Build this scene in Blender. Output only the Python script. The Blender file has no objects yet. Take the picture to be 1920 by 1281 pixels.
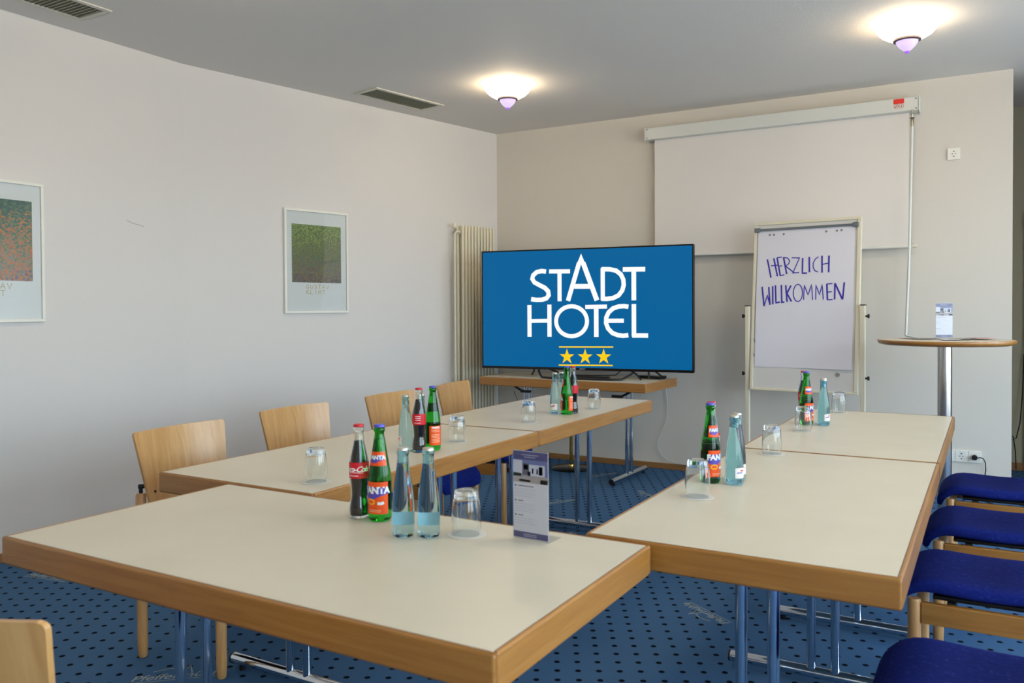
import bpy, bmesh, math, random
from mathutils import Vector, Matrix
random.seed(7)
PI = math.pi
sc = bpy.context.scene
col = sc.collection

# ------------------------------------------------------------------ camera
cd = bpy.data.cameras.new('camera')
cam = bpy.data.objects.new('camera', cd)
col.objects.link(cam)
sc.camera = cam
cd.sensor_width = 36.0
cd.sensor_fit = 'HORIZONTAL'
cd.lens = 29.008
cd.shift_y = -0.01746
cd.clip_start = 0.05
R_, U_, F_ = (0.865211, 0.501375, -0.005723), (-0.003766, 0.017913, 0.999832), (-0.501394, 0.865045, -0.017387)
cam.matrix_world = Matrix(((R_[0], U_[0], -F_[0], 0), (R_[1], U_[1], -F_[1], 0), (R_[2], U_[2], -F_[2], 1.26274), (0, 0, 0, 1)))
cd.dof.use_dof = True
cd.dof.focus_distance = 4.6
cd.dof.aperture_fstop = 6.3

# ------------------------------------------------------------------ render look
sc.view_settings.view_transform = 'Standard'
sc.view_settings.look = 'None'
sc.view_settings.exposure = 0.0
sc.view_settings.gamma = 1.0
sc.view_settings.use_curve_mapping = False
sc.cycles.use_denoising = True
sc.cycles.max_bounces = 14
sc.cycles.diffuse_bounces = 6
sc.cycles.glossy_bounces = 5
sc.cycles.transmission_bounces = 14
sc.cycles.transparent_max_bounces = 16
sc.cycles.sample_clamp_indirect = 6.0
sc.cycles.blur_glossy = 0.6
sc.cycles.caustics_refractive = True
sc.cycles.caustics_reflective = False

# ------------------------------------------------------------------ daylight outside the windows
SKY_STRENGTH = 12.6
w = bpy.data.worlds.new('daylight')
sc.world = w
w.use_nodes = True
nt = w.node_tree
for n_ in list(nt.nodes): nt.nodes.remove(n_)
wo = nt.nodes.new('ShaderNodeOutputWorld'); bg = nt.nodes.new('ShaderNodeBackground')
tc = nt.nodes.new('ShaderNodeTexCoord'); sx = nt.nodes.new('ShaderNodeSeparateXYZ'); cr = nt.nodes.new('ShaderNodeValToRGB')
nt.links.new(tc.outputs['Generated'], sx.inputs[0]); nt.links.new(sx.outputs['Z'], cr.inputs[0])
cr.color_ramp.elements[0].position = 0.0; cr.color_ramp.elements[0].color = (0.50, 0.55, 0.58, 1)
cr.color_ramp.elements[1].position = 0.6; cr.color_ramp.elements[1].color = (0.46, 0.70, 1.0, 1)
e = cr.color_ramp.elements.new(0.05); e.color = (0.74, 0.89, 1.0, 1)
nt.links.new(cr.outputs[0], bg.inputs[0]); bg.inputs[1].default_value = SKY_STRENGTH
nt.links.new(bg.outputs[0], wo.inputs[0])

LAMP_W = 3.5            # one bulb above each glass bowl
LAMP_GLOW = 31.0         # the glowing bowl itself
LAMP_COL = (1.0, 0.84, 0.60)

H = 2.79                # ceiling height
WINDOWS = ((-2.0, -0.3), (0.1, 1.8), (2.2, 3.9), (4.3, 5.9))   # y ranges in the right wall
WZ0, WZ1, WX = 0.40, 2.50, 2.75
for (ya, yb) in WINDOWS:                      # portals only steer the samples to the window openings
    ld = bpy.data.lights.new('window_portal', 'AREA'); ld.shape = 'RECTANGLE'
    ld.size = yb - ya; ld.size_y = WZ1 - WZ0; ld.cycles.is_portal = True
    lo = bpy.data.objects.new('window_portal', ld); col.objects.link(lo)
    lo.matrix_world = Matrix(((0, 0, 1, WX + 0.12), (1, 0, 0, (ya + yb) / 2), (0, 1, 0, (WZ0 + WZ1) / 2), (0, 0, 0, 1)))

# ------------------------------------------------------------------ materials
def lin(c):
    out = []
    for v in c:
        v = v / 255.0
        out.append(v / 12.92 if v <= 0.04045 else ((v + 0.055) / 1.055) ** 2.4)
    return (out[0], out[1], out[2], 1.0)

def mat(name, rgb, rough=0.5, metal=0.0, trans=0.0, ior=1.45, spec=None, emit=None, es=0.0, sheen=0.0):
    m = bpy.data.materials.new(name); m.use_nodes = True
    b = m.node_tree.nodes['Principled BSDF']
    b.inputs['Base Color'].default_value = lin(rgb)
    b.inputs['Roughness'].default_value = rough
    b.inputs['Metallic'].default_value = metal
    b.inputs['Transmission Weight'].default_value = trans
    b.inputs['IOR'].default_value = ior
    if spec is not None: b.inputs['Specular IOR Level'].default_value = spec
    if emit is not None:
        b.inputs['Emission Color'].default_value = lin(emit); b.inputs['Emission Strength'].default_value = es
    if sheen: b.inputs['Sheen Weight'].default_value = sheen
    return m

def nodes(m): return m.node_tree.nodes, m.node_tree.links, m.node_tree.nodes['Principled BSDF']

def coords(m, scale=(1, 1, 1), rot=(0, 0, 0)):
    N, L, b = nodes(m)
    t = N.new('ShaderNodeTexCoord'); mp = N.new('ShaderNodeMapping')
    mp.inputs['Scale'].default_value = scale; mp.inputs['Rotation'].default_value = rot
    L.new(t.outputs['Object'], mp.inputs['Vector'])
    return mp.outputs['Vector']

def noise(m, vec, scale, detail=4, rough=0.5, dist=0.0):
    N, L, b = nodes(m)
    n = N.new('ShaderNodeTexNoise'); n.inputs['Scale'].default_value = scale
    n.inputs['Detail'].default_value = detail; n.inputs['Roughness'].default_value = rough
    n.inputs['Distortion'].default_value = dist
    L.new(vec, n.inputs['Vector']); return n.outputs['Fac']

def ramp(m, fac, stops):
    N, L, b = nodes(m)
    r = N.new('ShaderNodeValToRGB'); els = r.color_ramp.elements
    while len(els) < len(stops): els.new(0.5)
    for el, (p, c) in zip(els, stops):
        el.position = p; el.color = lin(c) if max(c) > 1 or len(c) == 3 else c
    L.new(fac, r.inputs['Fac']); return r.outputs['Color']

def bump(m, fac, strength, dist=0.001):
    N, L, b = nodes(m)
    n = N.new('ShaderNodeBump'); n.inputs['Strength'].default_value = strength; n.inputs['Distance'].default_value = dist
    L.new(fac, n.inputs['Height']); L.new(n.outputs['Normal'], b.inputs['Normal'])

def wood(name, a, b_, c, scale, rough=0.42):
    m = mat(name, a, rough)
    N, L, b = nodes(m)
    v = coords(m, scale)
    f = noise(m, v, 3.0, 6, 0.62, 0.6)
    L.new(ramp(m, f, [(0.22, b_), (0.50, a), (0.80, c)]), b.inputs['Base Color'])
    b.inputs['Coat Weight'].default_value = 0.6
    b.inputs['Coat Roughness'].default_value = 0.33
    return m

BA, BB, BC = (162, 108, 42), (144, 90, 30), (176, 126, 58)
M = {}
M['beech_x'] = wood('beech_grain_x', BA, BB, BC, (1.2, 22, 22))
M['beech_y'] = wood('beech_grain_y', BA, BB, BC, (22, 1.2, 22))
M['beech_z'] = wood('beech_grain_z', (192, 142, 86), (168, 116, 60), (208, 162, 108), (16, 16, 1.0), 0.33)
M['veneer'] = wood('veneer_backrest', (196, 148, 88), (170, 118, 62), (212, 168, 112), (3, 9, 0.9), 0.30)
M['base_wood'] = wood('baseboard_wood', (150, 104, 54), (120, 80, 38), (168, 122, 68), (1.5, 1.5, 30), 0.5)
M['laminate'] = mat('cream_laminate', (214, 206, 184), 0.36)
N, L, b = nodes(M['laminate']); v = coords(M['laminate'], (2.5, 2.5, 2.5)); f = noise(M['laminate'], v, 2.0, 3)
L.new(ramp(M['laminate'], f, [(0.3, (212, 204, 182)), (0.7, (218, 210, 189))]), b.inputs['Base Color'])

def wallpaper(name, rgb, sc1=(60, 60, 260), st=0.25):
    m = mat(name, rgb, 0.75, spec=0.25)
    v = coords(m, sc1)
    bump(m, noise(m, v, 1.0, 3, 0.6), st, 0.002)
    return m
M['wall'] = wallpaper('wall_paint', (218, 213, 208))
M['wall_back'] = wallpaper('wall_paint_back', (214, 207, 196), (160, 60, 160), 0.3)
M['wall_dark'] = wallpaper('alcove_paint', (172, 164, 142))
M['ceiling'] = wallpaper('ceiling_paint', (222, 218, 212), (230, 30, 30), 0.5)
M['plain'] = mat('plaster', (214, 207, 198), 0.8)

# carpet: blue with a square lattice of small dark dots turned 28 degrees
m = M['carpet'] = mat('blue_dotted_carpet', (40, 84, 128), 0.95, spec=0.08)
N, L, b = nodes(m)
t = N.new('ShaderNodeTexCoord'); mp = N.new('ShaderNodeMapping'); mp.vector_type = 'TEXTURE'
mp.inputs['Rotation'].default_value = (0, 0, math.radians(27.8)); mp.inputs['Scale'].default_value = (0.0725, 0.0725, 1)
L.new(t.outputs['Object'], mp.inputs['Vector'])
fr = N.new('ShaderNodeVectorMath'); fr.operation = 'FRACTION'; L.new(mp.outputs['Vector'], fr.inputs[0])
sb = N.new('ShaderNodeVectorMath'); sb.operation = 'SUBTRACT'; sb.inputs[1].default_value = (0.5, 0.5, 0); L.new(fr.outputs[0], sb.inputs[0])
ml = N.new('ShaderNodeVectorMath'); ml.operation = 'MULTIPLY'; ml.inputs[1].default_value = (1, 1, 0); L.new(sb.outputs[0], ml.inputs[0])
ln = N.new('ShaderNodeVectorMath'); ln.operation = 'LENGTH'; L.new(ml.outputs[0], ln.inputs[0])
mr = N.new('ShaderNodeMapRange'); mr.inputs['From Min'].default_value = 0.125; mr.inputs['From Max'].default_value = 0.165
L.new(ln.outputs['Value'], mr.inputs['Value'])
v = coords(m, (1, 1, 1)); f = noise(m, v, 420, 2); f2 = noise(m, v, 3.0, 3)
cA = ramp(m, f, [(0.25, (58, 88, 120)), (0.75, (78, 114, 154))])
mx = N.new('ShaderNodeMix'); mx.data_type = 'RGBA'
L.new(mr.outputs['Result'], mx.inputs['Factor']); mx.inputs['A'].default_value = lin((8, 16, 26)); L.new(cA, mx.inputs['B'])
L.new(mx.outputs['Result'], b.inputs['Base Color'])
bump(m, f, 0.4, 0.002)

m = M['fabric'] = mat('royal_blue_upholstery', (26, 38, 118), 0.9, spec=0.1)
N, L, b = nodes(m); v = coords(m, (1, 1, 1)); f = noise(m, v, 500, 2); f2 = noise(m, v, 90, 1)
L.new(ramp(m, f2, [(0.2, (20, 32, 104)), (0.66, (26, 40, 118)), (0.80, (48, 64, 140))]), b.inputs['Base Color'])
bump(m, f, 0.3, 0.001)

M['chrome'] = mat('chrome', (210, 214, 220), 0.10, 1.0)
M['steel'] = mat('brushed_steel', (200, 200, 200), 0.22, 1.0)
M['brass'] = mat('polished_brass', (205, 170, 95), 0.18, 1.0)
M['black'] = mat('black_plastic', (18, 18, 20), 0.4)
M['black_gloss'] = mat('black_gloss', (14, 14, 15), 0.12)
M['white'] = mat('white_paint', (226, 224, 216), 0.4)
M['frame_white'] = mat('frame_white', (232, 229, 218), 0.35)
M['cream'] = mat('cream_enamel', (222, 214, 190), 0.35)
M['enamel'] = mat('light_grey_enamel', (216, 216, 208), 0.35)
M['screen_cloth'] = mat('projection_cloth', (226, 220, 214), 0.8, spec=0.2)
M['paper'] = mat('white_paper', (222, 220, 228), 0.7)
M['board'] = mat('whiteboard', (214, 212, 208), 0.3)
M['alu'] = mat('grey_clamp', (110, 120, 126), 0.35, 0.5)
M['ink'] = mat('blue_ink', (58, 48, 166), 0.5)
M['red'] = mat('red_sticker', (226, 44, 28), 0.5)
M['redline'] = mat('red_print', (190, 60, 50), 0.5)
M['dark_print'] = mat('dark_print', (50, 50, 52), 0.6)
M['cord_white'] = mat('white_cord', (190, 190, 184), 0.5)
M['vent'] = mat('vent_metal', (206, 202, 188), 0.4)
M['vent_dark'] = mat('vent_duct', (140, 138, 118), 0.8)
M['slat'] = mat('vent_slat', (206, 204, 184), 0.45)
M['bowl'] = mat('lit_opal_glass', (255, 250, 240), 0.3, emit=(255, 228, 190), es=LAMP_GLOW)
M['finial'] = mat('lit_violet_glass', (150, 130, 200), 0.2, emit=(226, 206, 255), es=0.9)
M['finial_tip'] = mat('violet_glass_tip', (150, 90, 240), 0.2, emit=(150, 92, 245), es=0.8)
M['ring'] = mat('lamp_ring', (74, 62, 66), 0.5)
M['tv_blue'] = mat('screen_blue', (0, 10, 22), 0.25, spec=0.2, emit=(0, 98, 156), es=0.95)
M['tv_white'] = mat('screen_white', (40, 40, 40), 0.2, emit=(255, 255, 255), es=0.97)
M['tv_yellow'] = mat('screen_yellow', (40, 34, 0), 0.2, emit=(255, 210, 12), es=0.95)
M['glass'] = mat('clear_glass', (250, 253, 253), 0.0, trans=1.0, ior=1.46)
M['water_glass'] = mat('pale_blue_glass', (196, 234, 245), 0.02, trans=1.0, ior=1.36)
M['green_glass'] = mat('green_glass', (36, 196, 44), 0.02, trans=1.0, ior=1.40)
M['cola'] = mat('dark_cola', (22, 8, 6), 0.6, spec=0.1)
M['cap_red'] = mat('red_cap', (200, 24, 38), 0.35)
M['cap_blue'] = mat('violet_blue_cap', (84, 84, 190), 0.35)
M['cap_silver'] = mat('pale_metal_cap', (205, 198, 184), 0.3, 0.6)
M['lab_red'] = mat('red_label', (206, 20, 38), 0.4)
M['lab_orange'] = mat('orange_label', (240, 82, 6), 0.4)
M['lab_violet'] = mat('violet_print', (86, 70, 170), 0.4)
M['lab_white'] = mat('white_print', (240, 240, 240), 0.45)
M['lab_pale'] = mat('pale_print', (250, 190, 150), 0.5)
M['acrylic'] = None
def see_through(name, rgb, gloss):
    m = bpy.data.materials.new(name); m.use_nodes = True
    N = m.node_tree.nodes; L = m.node_tree.links
    for n in list(N): N.remove(n)
    o = N.new('ShaderNodeOutputMaterial'); mx = N.new('ShaderNodeMixShader'); tr = N.new('ShaderNodeBsdfTransparent')
    gl = N.new('ShaderNodeBsdfGlossy'); lw = N.new('ShaderNodeLayerWeight'); lw.inputs['Blend'].default_value = 0.5
    gl.inputs['Roughness'].default_value = 0.01
    pw = N.new('ShaderNodeMath'); pw.operation = 'POWER'; pw.inputs[1].default_value = 5.0; L.new(lw.outputs['Facing'], pw.inputs[0])
    tr.inputs[0].default_value = lin(rgb); mt = N.new('ShaderNodeMath'); mt.operation = 'MULTIPLY_ADD'; mt.inputs[1].default_value = 0.9 * gloss; mt.inputs[2].default_value = 0.035 * gloss
    L.new(pw.outputs[0], mt.inputs[0]); L.new(mt.outputs[0], mx.inputs[0]); L.new(tr.outputs[0], mx.inputs[1]); L.new(gl.outputs[0], mx.inputs[2])
    L.new(mx.outputs[0], o.inputs[0]); return m
M['acrylic'] = see_through('clear_acrylic', (246, 248, 250), 0.6)
M['picture_glass'] = see_through('picture_glass', (250, 252, 252), 1.3)
M['pane'] = see_through('window_glass', (250, 252, 252), 1.0)
M['leaf_navy'] = mat('leaflet_violet', (88, 84, 128), 0.4)
M['leaf_white'] = mat('leaflet_white', (224, 218, 222), 0.4)
M['leaf_grey'] = mat('leaflet_text_grey', (176, 170, 184), 0.5)
M['p_sky'] = mat('print_sky', (120, 124, 170), 0.5)
M['p_house'] = mat('print_house', (214, 210, 220), 0.5)
M['p_shade'] = mat('print_shade', (108, 102, 110), 0.5)
M['p_green'] = mat('print_green', (96, 108, 66), 0.5)
M['p_road'] = mat('print_road', (178, 164, 160), 0.5)
M['lettering'] = mat('carpet_lettering', (150, 160, 160), 0.9)
M['coaster'] = mat('white_paper_coaster', (224, 221, 212), 0.5)
M['gold'] = mat('gold_print', (190, 160, 70), 0.5)
M['mat_board'] = mat('poster_paper', (232, 230, 228), 0.5)
M['magnet'] = mat('grey_magnet', (150, 146, 138), 0.4)

def speckle(name, stops, band, sc1=90):
    """a field of coloured dabs; a plain garden-like print"""
    m = mat(name, stops[0][1], 0.5); N, L, b = nodes(m)
    v = coords(m, (1, 1, 1))
    vo = N.new('ShaderNodeTexVoronoi'); vo.inputs['Scale'].default_value = sc1; L.new(v, vo.inputs['Vector'])
    sp = N.new('ShaderNodeSeparateColor'); L.new(vo.outputs['Color'], sp.inputs[0])
    sz = N.new('ShaderNodeSeparateXYZ'); L.new(v, sz.inputs[0])
    mr = N.new('ShaderNodeMapRange'); mr.inputs['From Min'].default_value = band[0]; mr.inputs['From Max'].default_value = band[1]
    mr.inputs['To Min'].default_value = 0.0; mr.inputs['To Max'].default_value = 0.62
    L.new(sz.outputs['Z'], mr.inputs['Value'])
    f2 = noise(m, v, 9.0, 3)
    a1 = N.new('ShaderNodeMath'); a1.operation = 'MULTIPLY_ADD'; a1.inputs[1].default_value = 0.50; L.new(sp.outputs[0], a1.inputs[0]); L.new(mr.outputs['Result'], a1.inputs[2])
    a2 = N.new('ShaderNodeMath'); a2.operation = 'MULTIPLY_ADD'; a2.inputs[1].default_value = 0.40; L.new(f2, a2.inputs[0]); L.new(a1.outputs[0], a2.inputs[2])
    a3 = N.new('ShaderNodeMath'); a3.operation = 'SUBTRACT'; a3.inputs[1].default_value = 0.22; L.new(a2.outputs[0], a3.inputs[0])
    L.new(ramp(m, a3.outputs[0], stops), b.inputs['Base Color'])
    return m

# ------------------------------------------------------------------ mesh helpers
class MB:
    def __init__(s): s.v = []; s.f = []; s.sm = []
    def add(s, vs, fs, smooth=False):
        o = len(s.v); s.v += [tuple(p) for p in vs]
        for f in fs: s.f.append(tuple(o + i for i in f)); s.sm.append(smooth)
        return s
    def box(s, a, b_):
        (x0, y0, z0), (x1, y1, z1) = a, b_
        vs = [(x0, y0, z0), (x1, y0, z0), (x1, y1, z0), (x0, y1, z0), (x0, y0, z1), (x1, y0, z1), (x1, y1, z1), (x0, y1, z1)]
        return s.add(vs, [(0, 3, 2, 1), (4, 5, 6, 7), (0, 1, 5, 4), (1, 2, 6, 5), (2, 3, 7, 6), (3, 0, 4, 7)])
    def prism(s, poly, z0, z1):
        n = len(poly)
        vs = [(x, y, z0) for x, y in poly] + [(x, y, z1) for x, y in poly]
        fs = [tuple(range(n - 1, -1, -1)), tuple(range(n, 2 * n))] + [(i, (i + 1) % n, n + (i + 1) % n, n + i) for i in range(n)]
        return s.add(vs, fs)
    def cyl(s, p0, p1, r, n=20, r1=None, caps=True):
        p0, p1 = Vector(p0), Vector(p1); d = (p1 - p0).normalized()
        a = d.orthogonal().normalized(); b_ = d.cross(a)
        r1 = r if r1 is None else r1; vs = []
        for p, rr in ((p0, r), (p1, r1)):
            for i in range(n):
                t = 2 * PI * i / n; vs.append(p + a * (rr * math.cos(t)) + b_ * (rr * math.sin(t)))
        s.add(vs, [(i, (i + 1) % n, n + (i + 1) % n, n + i) for i in range(n)], True)
        if caps:
            s.add(vs, [tuple(range(n - 1, -1, -1)), tuple(range(n, 2 * n))])
        return s
    def tube(s, pts, r, n=10):
        pts = [Vector(p) for p in pts]; rings = []; a = None
        for i, p in enumerate(pts):
            d = (pts[min(i + 1, len(pts) - 1)] - pts[max(i - 1, 0)]).normalized()
            if a is None: a = d.orthogonal().normalized()
            a = (a - d * a.dot(d)).normalized(); b_ = d.cross(a)
            rings.append([p + a * (r * math.cos(2 * PI * k / n)) + b_ * (r * math.sin(2 * PI * k / n)) for k in range(n)])
        vs = [q for R in rings for q in R]; fs = []
        for i in range(len(pts) - 1):
            for k in range(n):
                fs.append((i * n + k, i * n + (k + 1) % n, (i + 1) * n + (k + 1) % n, (i + 1) * n + k))
        s.add(vs, fs, True)
        m_ = (len(pts) - 1) * n
        s.add(vs, [tuple(range(n - 1, -1, -1)), tuple(range(m_, m_ + n))]); return s
    def lathe(s, prof, n=32, c=(0, 0, 0), wob=None):
        vs = []; idx = []
        for j, (r, z) in enumerate(prof):
            if r < 1e-6: idx.append([len(vs)] * n); vs.append((c[0], c[1], c[2] + z))
            else:
                row = []
                for k in range(n):
                    t = 2 * PI * k / n; rr = r * (1 + (wob(j, t) if wob else 0))
                    row.append(len(vs)); vs.append((c[0] + rr * math.cos(t), c[1] + rr * math.sin(t), c[2] + z))
                idx.append(row)
        fs = []
        for j in range(len(prof) - 1):
            A, B = idx[j], idx[j + 1]
            for k in range(n):
                q = []
                for i_ in (A[k], A[(k + 1) % n], B[(k + 1) % n], B[k]):
                    if i_ not in q: q.append(i_)
                if len(q) > 2: fs.append(tuple(q))
        return s.add(vs, fs, True)
    def ribbon(s, pts, wd, fn, closed=False):
        """flat stroke of width wd through 2D pts; fn maps (x, z) to 3D"""
        n = len(pts); L_ = []; R__ = []
        for i in range(n):
            if closed: a, b_ = pts[(i - 1) % (n - 1)] if i in (0, n - 1) else pts[i - 1], pts[1] if i in (0, n - 1) else pts[i + 1]
            else: a, b_ = pts[max(i - 1, 0)], pts[min(i + 1, n - 1)]
            if closed and i in (0, n - 1): a = pts[n - 2]
            dx, dy = b_[0] - a[0], b_[1] - a[1]; l = math.hypot(dx, dy) or 1
            nx, ny = -dy / l * wd / 2, dx / l * wd / 2
            if 0 < i < n - 1:
                ex, ey = pts[i + 1][0] - pts[i][0], pts[i + 1][1] - pts[i][1]; le = math.hypot(ex, ey) or 1
                cs = abs((dx * ex + dy * ey) / (l * le)); k = min(1.0 / max(cs, 0.4), 1.9); nx *= k; ny *= k
            L_.append((pts[i][0] + nx, pts[i][1] + ny)); R__.append((pts[i][0] - nx, pts[i][1] - ny))
        vs = [fn(*p) for p in L_] + [fn(*p) for p in R__]
        return s.add(vs, [(i, i + 1, n + i + 1, n + i) for i in range(n - 1)])
    def build(s, name, m, parent=None, smooth=False, bevel=0.0, seg=2, sub=0, auto=None):
        me = bpy.data.meshes.new(name); me.from_pydata(s.v, [], s.f)
        me.polygons.foreach_set('use_smooth', [a or smooth for a in s.sm])
        bm = bmesh.new(); bm.from_mesh(me); bmesh.ops.remove_doubles(bm, verts=bm.verts, dist=1e-6)
        bmesh.ops.recalc_face_normals(bm, faces=bm.faces)
        if bevel: bmesh.ops.bevel(bm, geom=[e for e in bm.edges if e.is_manifold and e.calc_face_angle(0) > 0.6], offset=bevel, segments=seg, affect='EDGES', profile=0.5)
        for e_ in bm.edges:
            if e_.is_manifold and e_.calc_face_angle(0) > 0.7: e_.smooth = False
        bm.to_mesh(me); bm.free(); me.update()
        me.materials.append(m)
        o = bpy.data.objects.new(name, me); col.objects.link(o)
        if parent is not None: o.parent = parent
        if sub:
            md = o.modifiers.new('sub', 'SUBSURF'); md.levels = sub; md.render_levels = sub
        return o

def B(a, b_): return MB().box(a, b_)
def empty(name, loc=(0, 0, 0), rz=0.0):
    o = bpy.data.objects.new(name, None); o.empty_display_size = 0.05; col.objects.link(o)
    o.location = loc; o.rotation_euler = (0, 0, rz); return o
def tag(o, label, cat, group=None, kind=None):
    o['label'] = label; o['category'] = cat
    if group: o['group'] = group
    if kind: o['kind'] = kind
    return o
def struct(o): o['kind'] = 'structure'; return o
def copy_tree(o, parent=None, loc=None, rz=None):
    c = o.copy(); col.objects.link(c)
    if parent is not None: c.parent = parent
    if loc is not None: c.location = loc
    if rz is not None: c.rotation_euler = (0, 0, rz)
    for ch in list(o.children): copy_tree(ch, c)
    return c

_txt = {}
def text2d(body, size, offset=0.0, shear=0.0, spacing=1.0):
    """(verts2d, faces) of flat lettering, centred"""
    key = (body, size, offset, shear, spacing)
    if key in _txt: return _txt[key]
    cu = bpy.data.curves.new('t', 'FONT'); cu.body = body; cu.size = size; cu.offset = offset; cu.shear = shear
    cu.align_x = 'CENTER'; cu.align_y = 'CENTER'; cu.resolution_u = 3; cu.space_character = spacing
    ob = bpy.data.objects.new('t', cu); col.objects.link(ob)
    dg = bpy.context.evaluated_depsgraph_get(); me = bpy.data.meshes.new_from_object(ob.evaluated_get(dg))
    vs = [(v_.co.x, v_.co.y) for v_ in me.vertices]; fs = [tuple(p.vertices) for p in me.polygons]
    bpy.data.objects.remove(ob); bpy.data.curves.remove(cu); bpy.data.meshes.remove(me)
    _txt[key] = (vs, fs); return vs, fs
def put_text(mb, body, size, fn, **k):
    vs, fs = text2d(body, size, **k); mb.add([fn(*p) for p in vs], fs); return mb

# ================================================================== the room
BW = lambda x: 6.234 + 0.0110 * (x - 0.123)          # back wall line y(x)
struct(B((-4.7, -2.8, -0.12), (3.0, 7.7, 0.0)).build('floor', M['carpet']))
struct(B((-4.7, -2.8, H), (3.0, 7.7, H + 0.12)).build('ceiling', M['ceiling']))
LA = (-4.32, 3.417); LB = (-3.733, 6.191)
struct(B((-4.45, -2.6, 0), (-4.32, 3.417, H)).build('wall_left', M['wall']))
struct(MB().prism([LA, LB, (-3.86, 6.33), (-4.45, 3.417)], 0, H).build('wall_far_left', M['wall']))
struct(MB().prism([LB, (0.123, 6.234), (0.123, 6.36), (-3.86, 6.36)], 0, H).build('wall_back', M['wall_back']))
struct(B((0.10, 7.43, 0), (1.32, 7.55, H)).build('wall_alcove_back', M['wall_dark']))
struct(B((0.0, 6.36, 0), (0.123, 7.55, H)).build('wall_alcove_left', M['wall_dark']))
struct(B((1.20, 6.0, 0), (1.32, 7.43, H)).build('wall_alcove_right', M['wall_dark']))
struct(B((1.32, 6.0, 0), (WX, 6.12, H)).build('wall_rear_right', M['wall']))
struct(B((-4.45, -2.72, 0), (WX + 0.1, -2.6, H)).build('wall_front', M['plain']))
r = MB(); r.box((WX, -2.72, 0), (WX + 0.2, 6.12, WZ0)); r.box((WX, -2.72, WZ1), (WX + 0.2, 6.12, H))
ys = [-2.72] + [q for w_ in WINDOWS for q in w_] + [6.12]
for i in range(0, len(ys), 2): r.box((WX, ys[i], WZ0), (WX + 0.2, ys[i + 1], WZ1))
struct(r.build('wall_right', M['plain']))
for i, (ya, yb) in enumerate(WINDOWS):
    fx0, fx1 = WX + 0.07, WX + 0.12
    wf = MB()
    wf.box((fx0, ya, WZ0), (fx1, yb, WZ0 + 0.06)); wf.box((fx0, ya, WZ1 - 0.06), (fx1, yb, WZ1))
    ym = (ya + yb) / 2
    for y_ in (ya, ym - 0.03, yb - 0.06): wf.box((fx0, y_, WZ0 + 0.06), (fx1, y_ + 0.06, WZ1 - 0.06))
    o = struct(wf.build('window_%d' % (i + 1), M['white']))
    for (p, q) in ((ya + 0.06, ym - 0.03), (ym + 0.03, yb - 0.06)):
        B((WX + 0.092, p, WZ0 + 0.06), (WX + 0.098, q, WZ1 - 0.06)).build('pane', M['pane'], o)
# baseboards
struct(MB().prism([(-3.72, 6.192), (0.123, 6.234), (0.123, 6.219), (-3.72, 6.177)], 0, 0.045).build('baseboard_back', M['base_wood'], bevel=0.002))
struct(MB().prism([(-4.318, 3.417), (-3.735, 6.18), (-3.720, 6.18), (-4.303, 3.417)], 0, 0.045).build('baseboard_far_left', M['base_wood'], bevel=0.002))
struct(B((-4.32, -2.6, 0), (-4.305, 3.417, 0.045)).build('baseboard_left', M['base_wood'], bevel=0.002))
struct(B((0.123, 7.415, 0), (0.30, 7.43, 0.06)).build('baseboard_alcove', M['base_wood'], bevel=0.002))
# door in the alcove behind the wall end
d = struct(B((0.305, 7.405, 0), (0.74, 7.43, 1.93)).build('door_1', M['wall_dark']))
B((0.235, 7.39, 0), (0.305, 7.43, 1.99)).build('door_frame', M['cream'], d)
B((0.240, 7.37, 1.86), (0.262, 7.39, 1.95)).build('hinge', M['dark_print'], d)
# black cord hanging in the alcove
c = MB().tube([(0.175, 7.35, 0.02), (0.170, 7.34, 0.16), (0.155, 7.33, 0.27), (0.10 + 0.04, 7.33, 0.29), (0.145, 7.33, 0.245), (0.175, 7.34, 0.26), (0.20, 7.36, 0.38), (0.215, 7.38, 0.60), (0.225, 7.40, 0.9)], 0.004, 6).build('cord', M['black'])
tag(c, 'thin black cord hanging in a loop in the dark alcove', 'cord')

# carpet lettering: woven brewery-style script repeats over the carpet
LOGO = [(-2.43, 1.87, 42, 0.30), (-1.015, 3.335, 147, 0.26), (-2.54, 5.75, 65, 0.26), (-2.02, 5.29, 140, 0.22), (-2.44, 4.80, 62, 0.26), (-3.87, 2.27, 10, 0.26), (-2.02, 4.05, 100, 0.26), (-1.9, 2.45, -50, 0.26)]
fl = bpy.data.objects['floor']
for (x, y, a, L_) in LOGO:
    ca, sa = math.cos(math.radians(a)), math.sin(math.radians(a))
    fn = lambda p, q: (x + p * ca - q * sa, y + p * sa + q * ca, 0.0006)
    tm = MB(); put_text(tm, 'Pfeffermühle', L_ * 0.20, fn, shear=0.25, offset=0.0004)
    tm.ribbon([(-L_ * 0.5, -L_ * 0.10), (L_ * 0.5, -L_ * 0.10)], 0.0035, fn)
    tm.ribbon([(-L_ * 0.30, L_ * 0.16), (-L_ * 0.12, L_ * 0.22), (L_ * 0.04, L_ * 0.16)], 0.004, fn)
    tm.ribbon([(L_ * 0.04, L_ * 0.05), (L_ * 0.10, L_ * 0.26), (L_ * 0.15, L_ * 0.05)], 0.006, fn)
    tm.build('woven_lettering', M['lettering'], fl)
# a long faint scuff on the left wall
sm_ = MB().ribbon([(3.02, 1.79), (3.06, 1.775), (3.10, 1.77), (3.13, 1.762)], 0.004, lambda y, z: (-4.3195, y, z))
sm_.build('scuff_mark', mat('scuff', (172, 166, 162), 0.8), bpy.data.objects['wall_left'])

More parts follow.
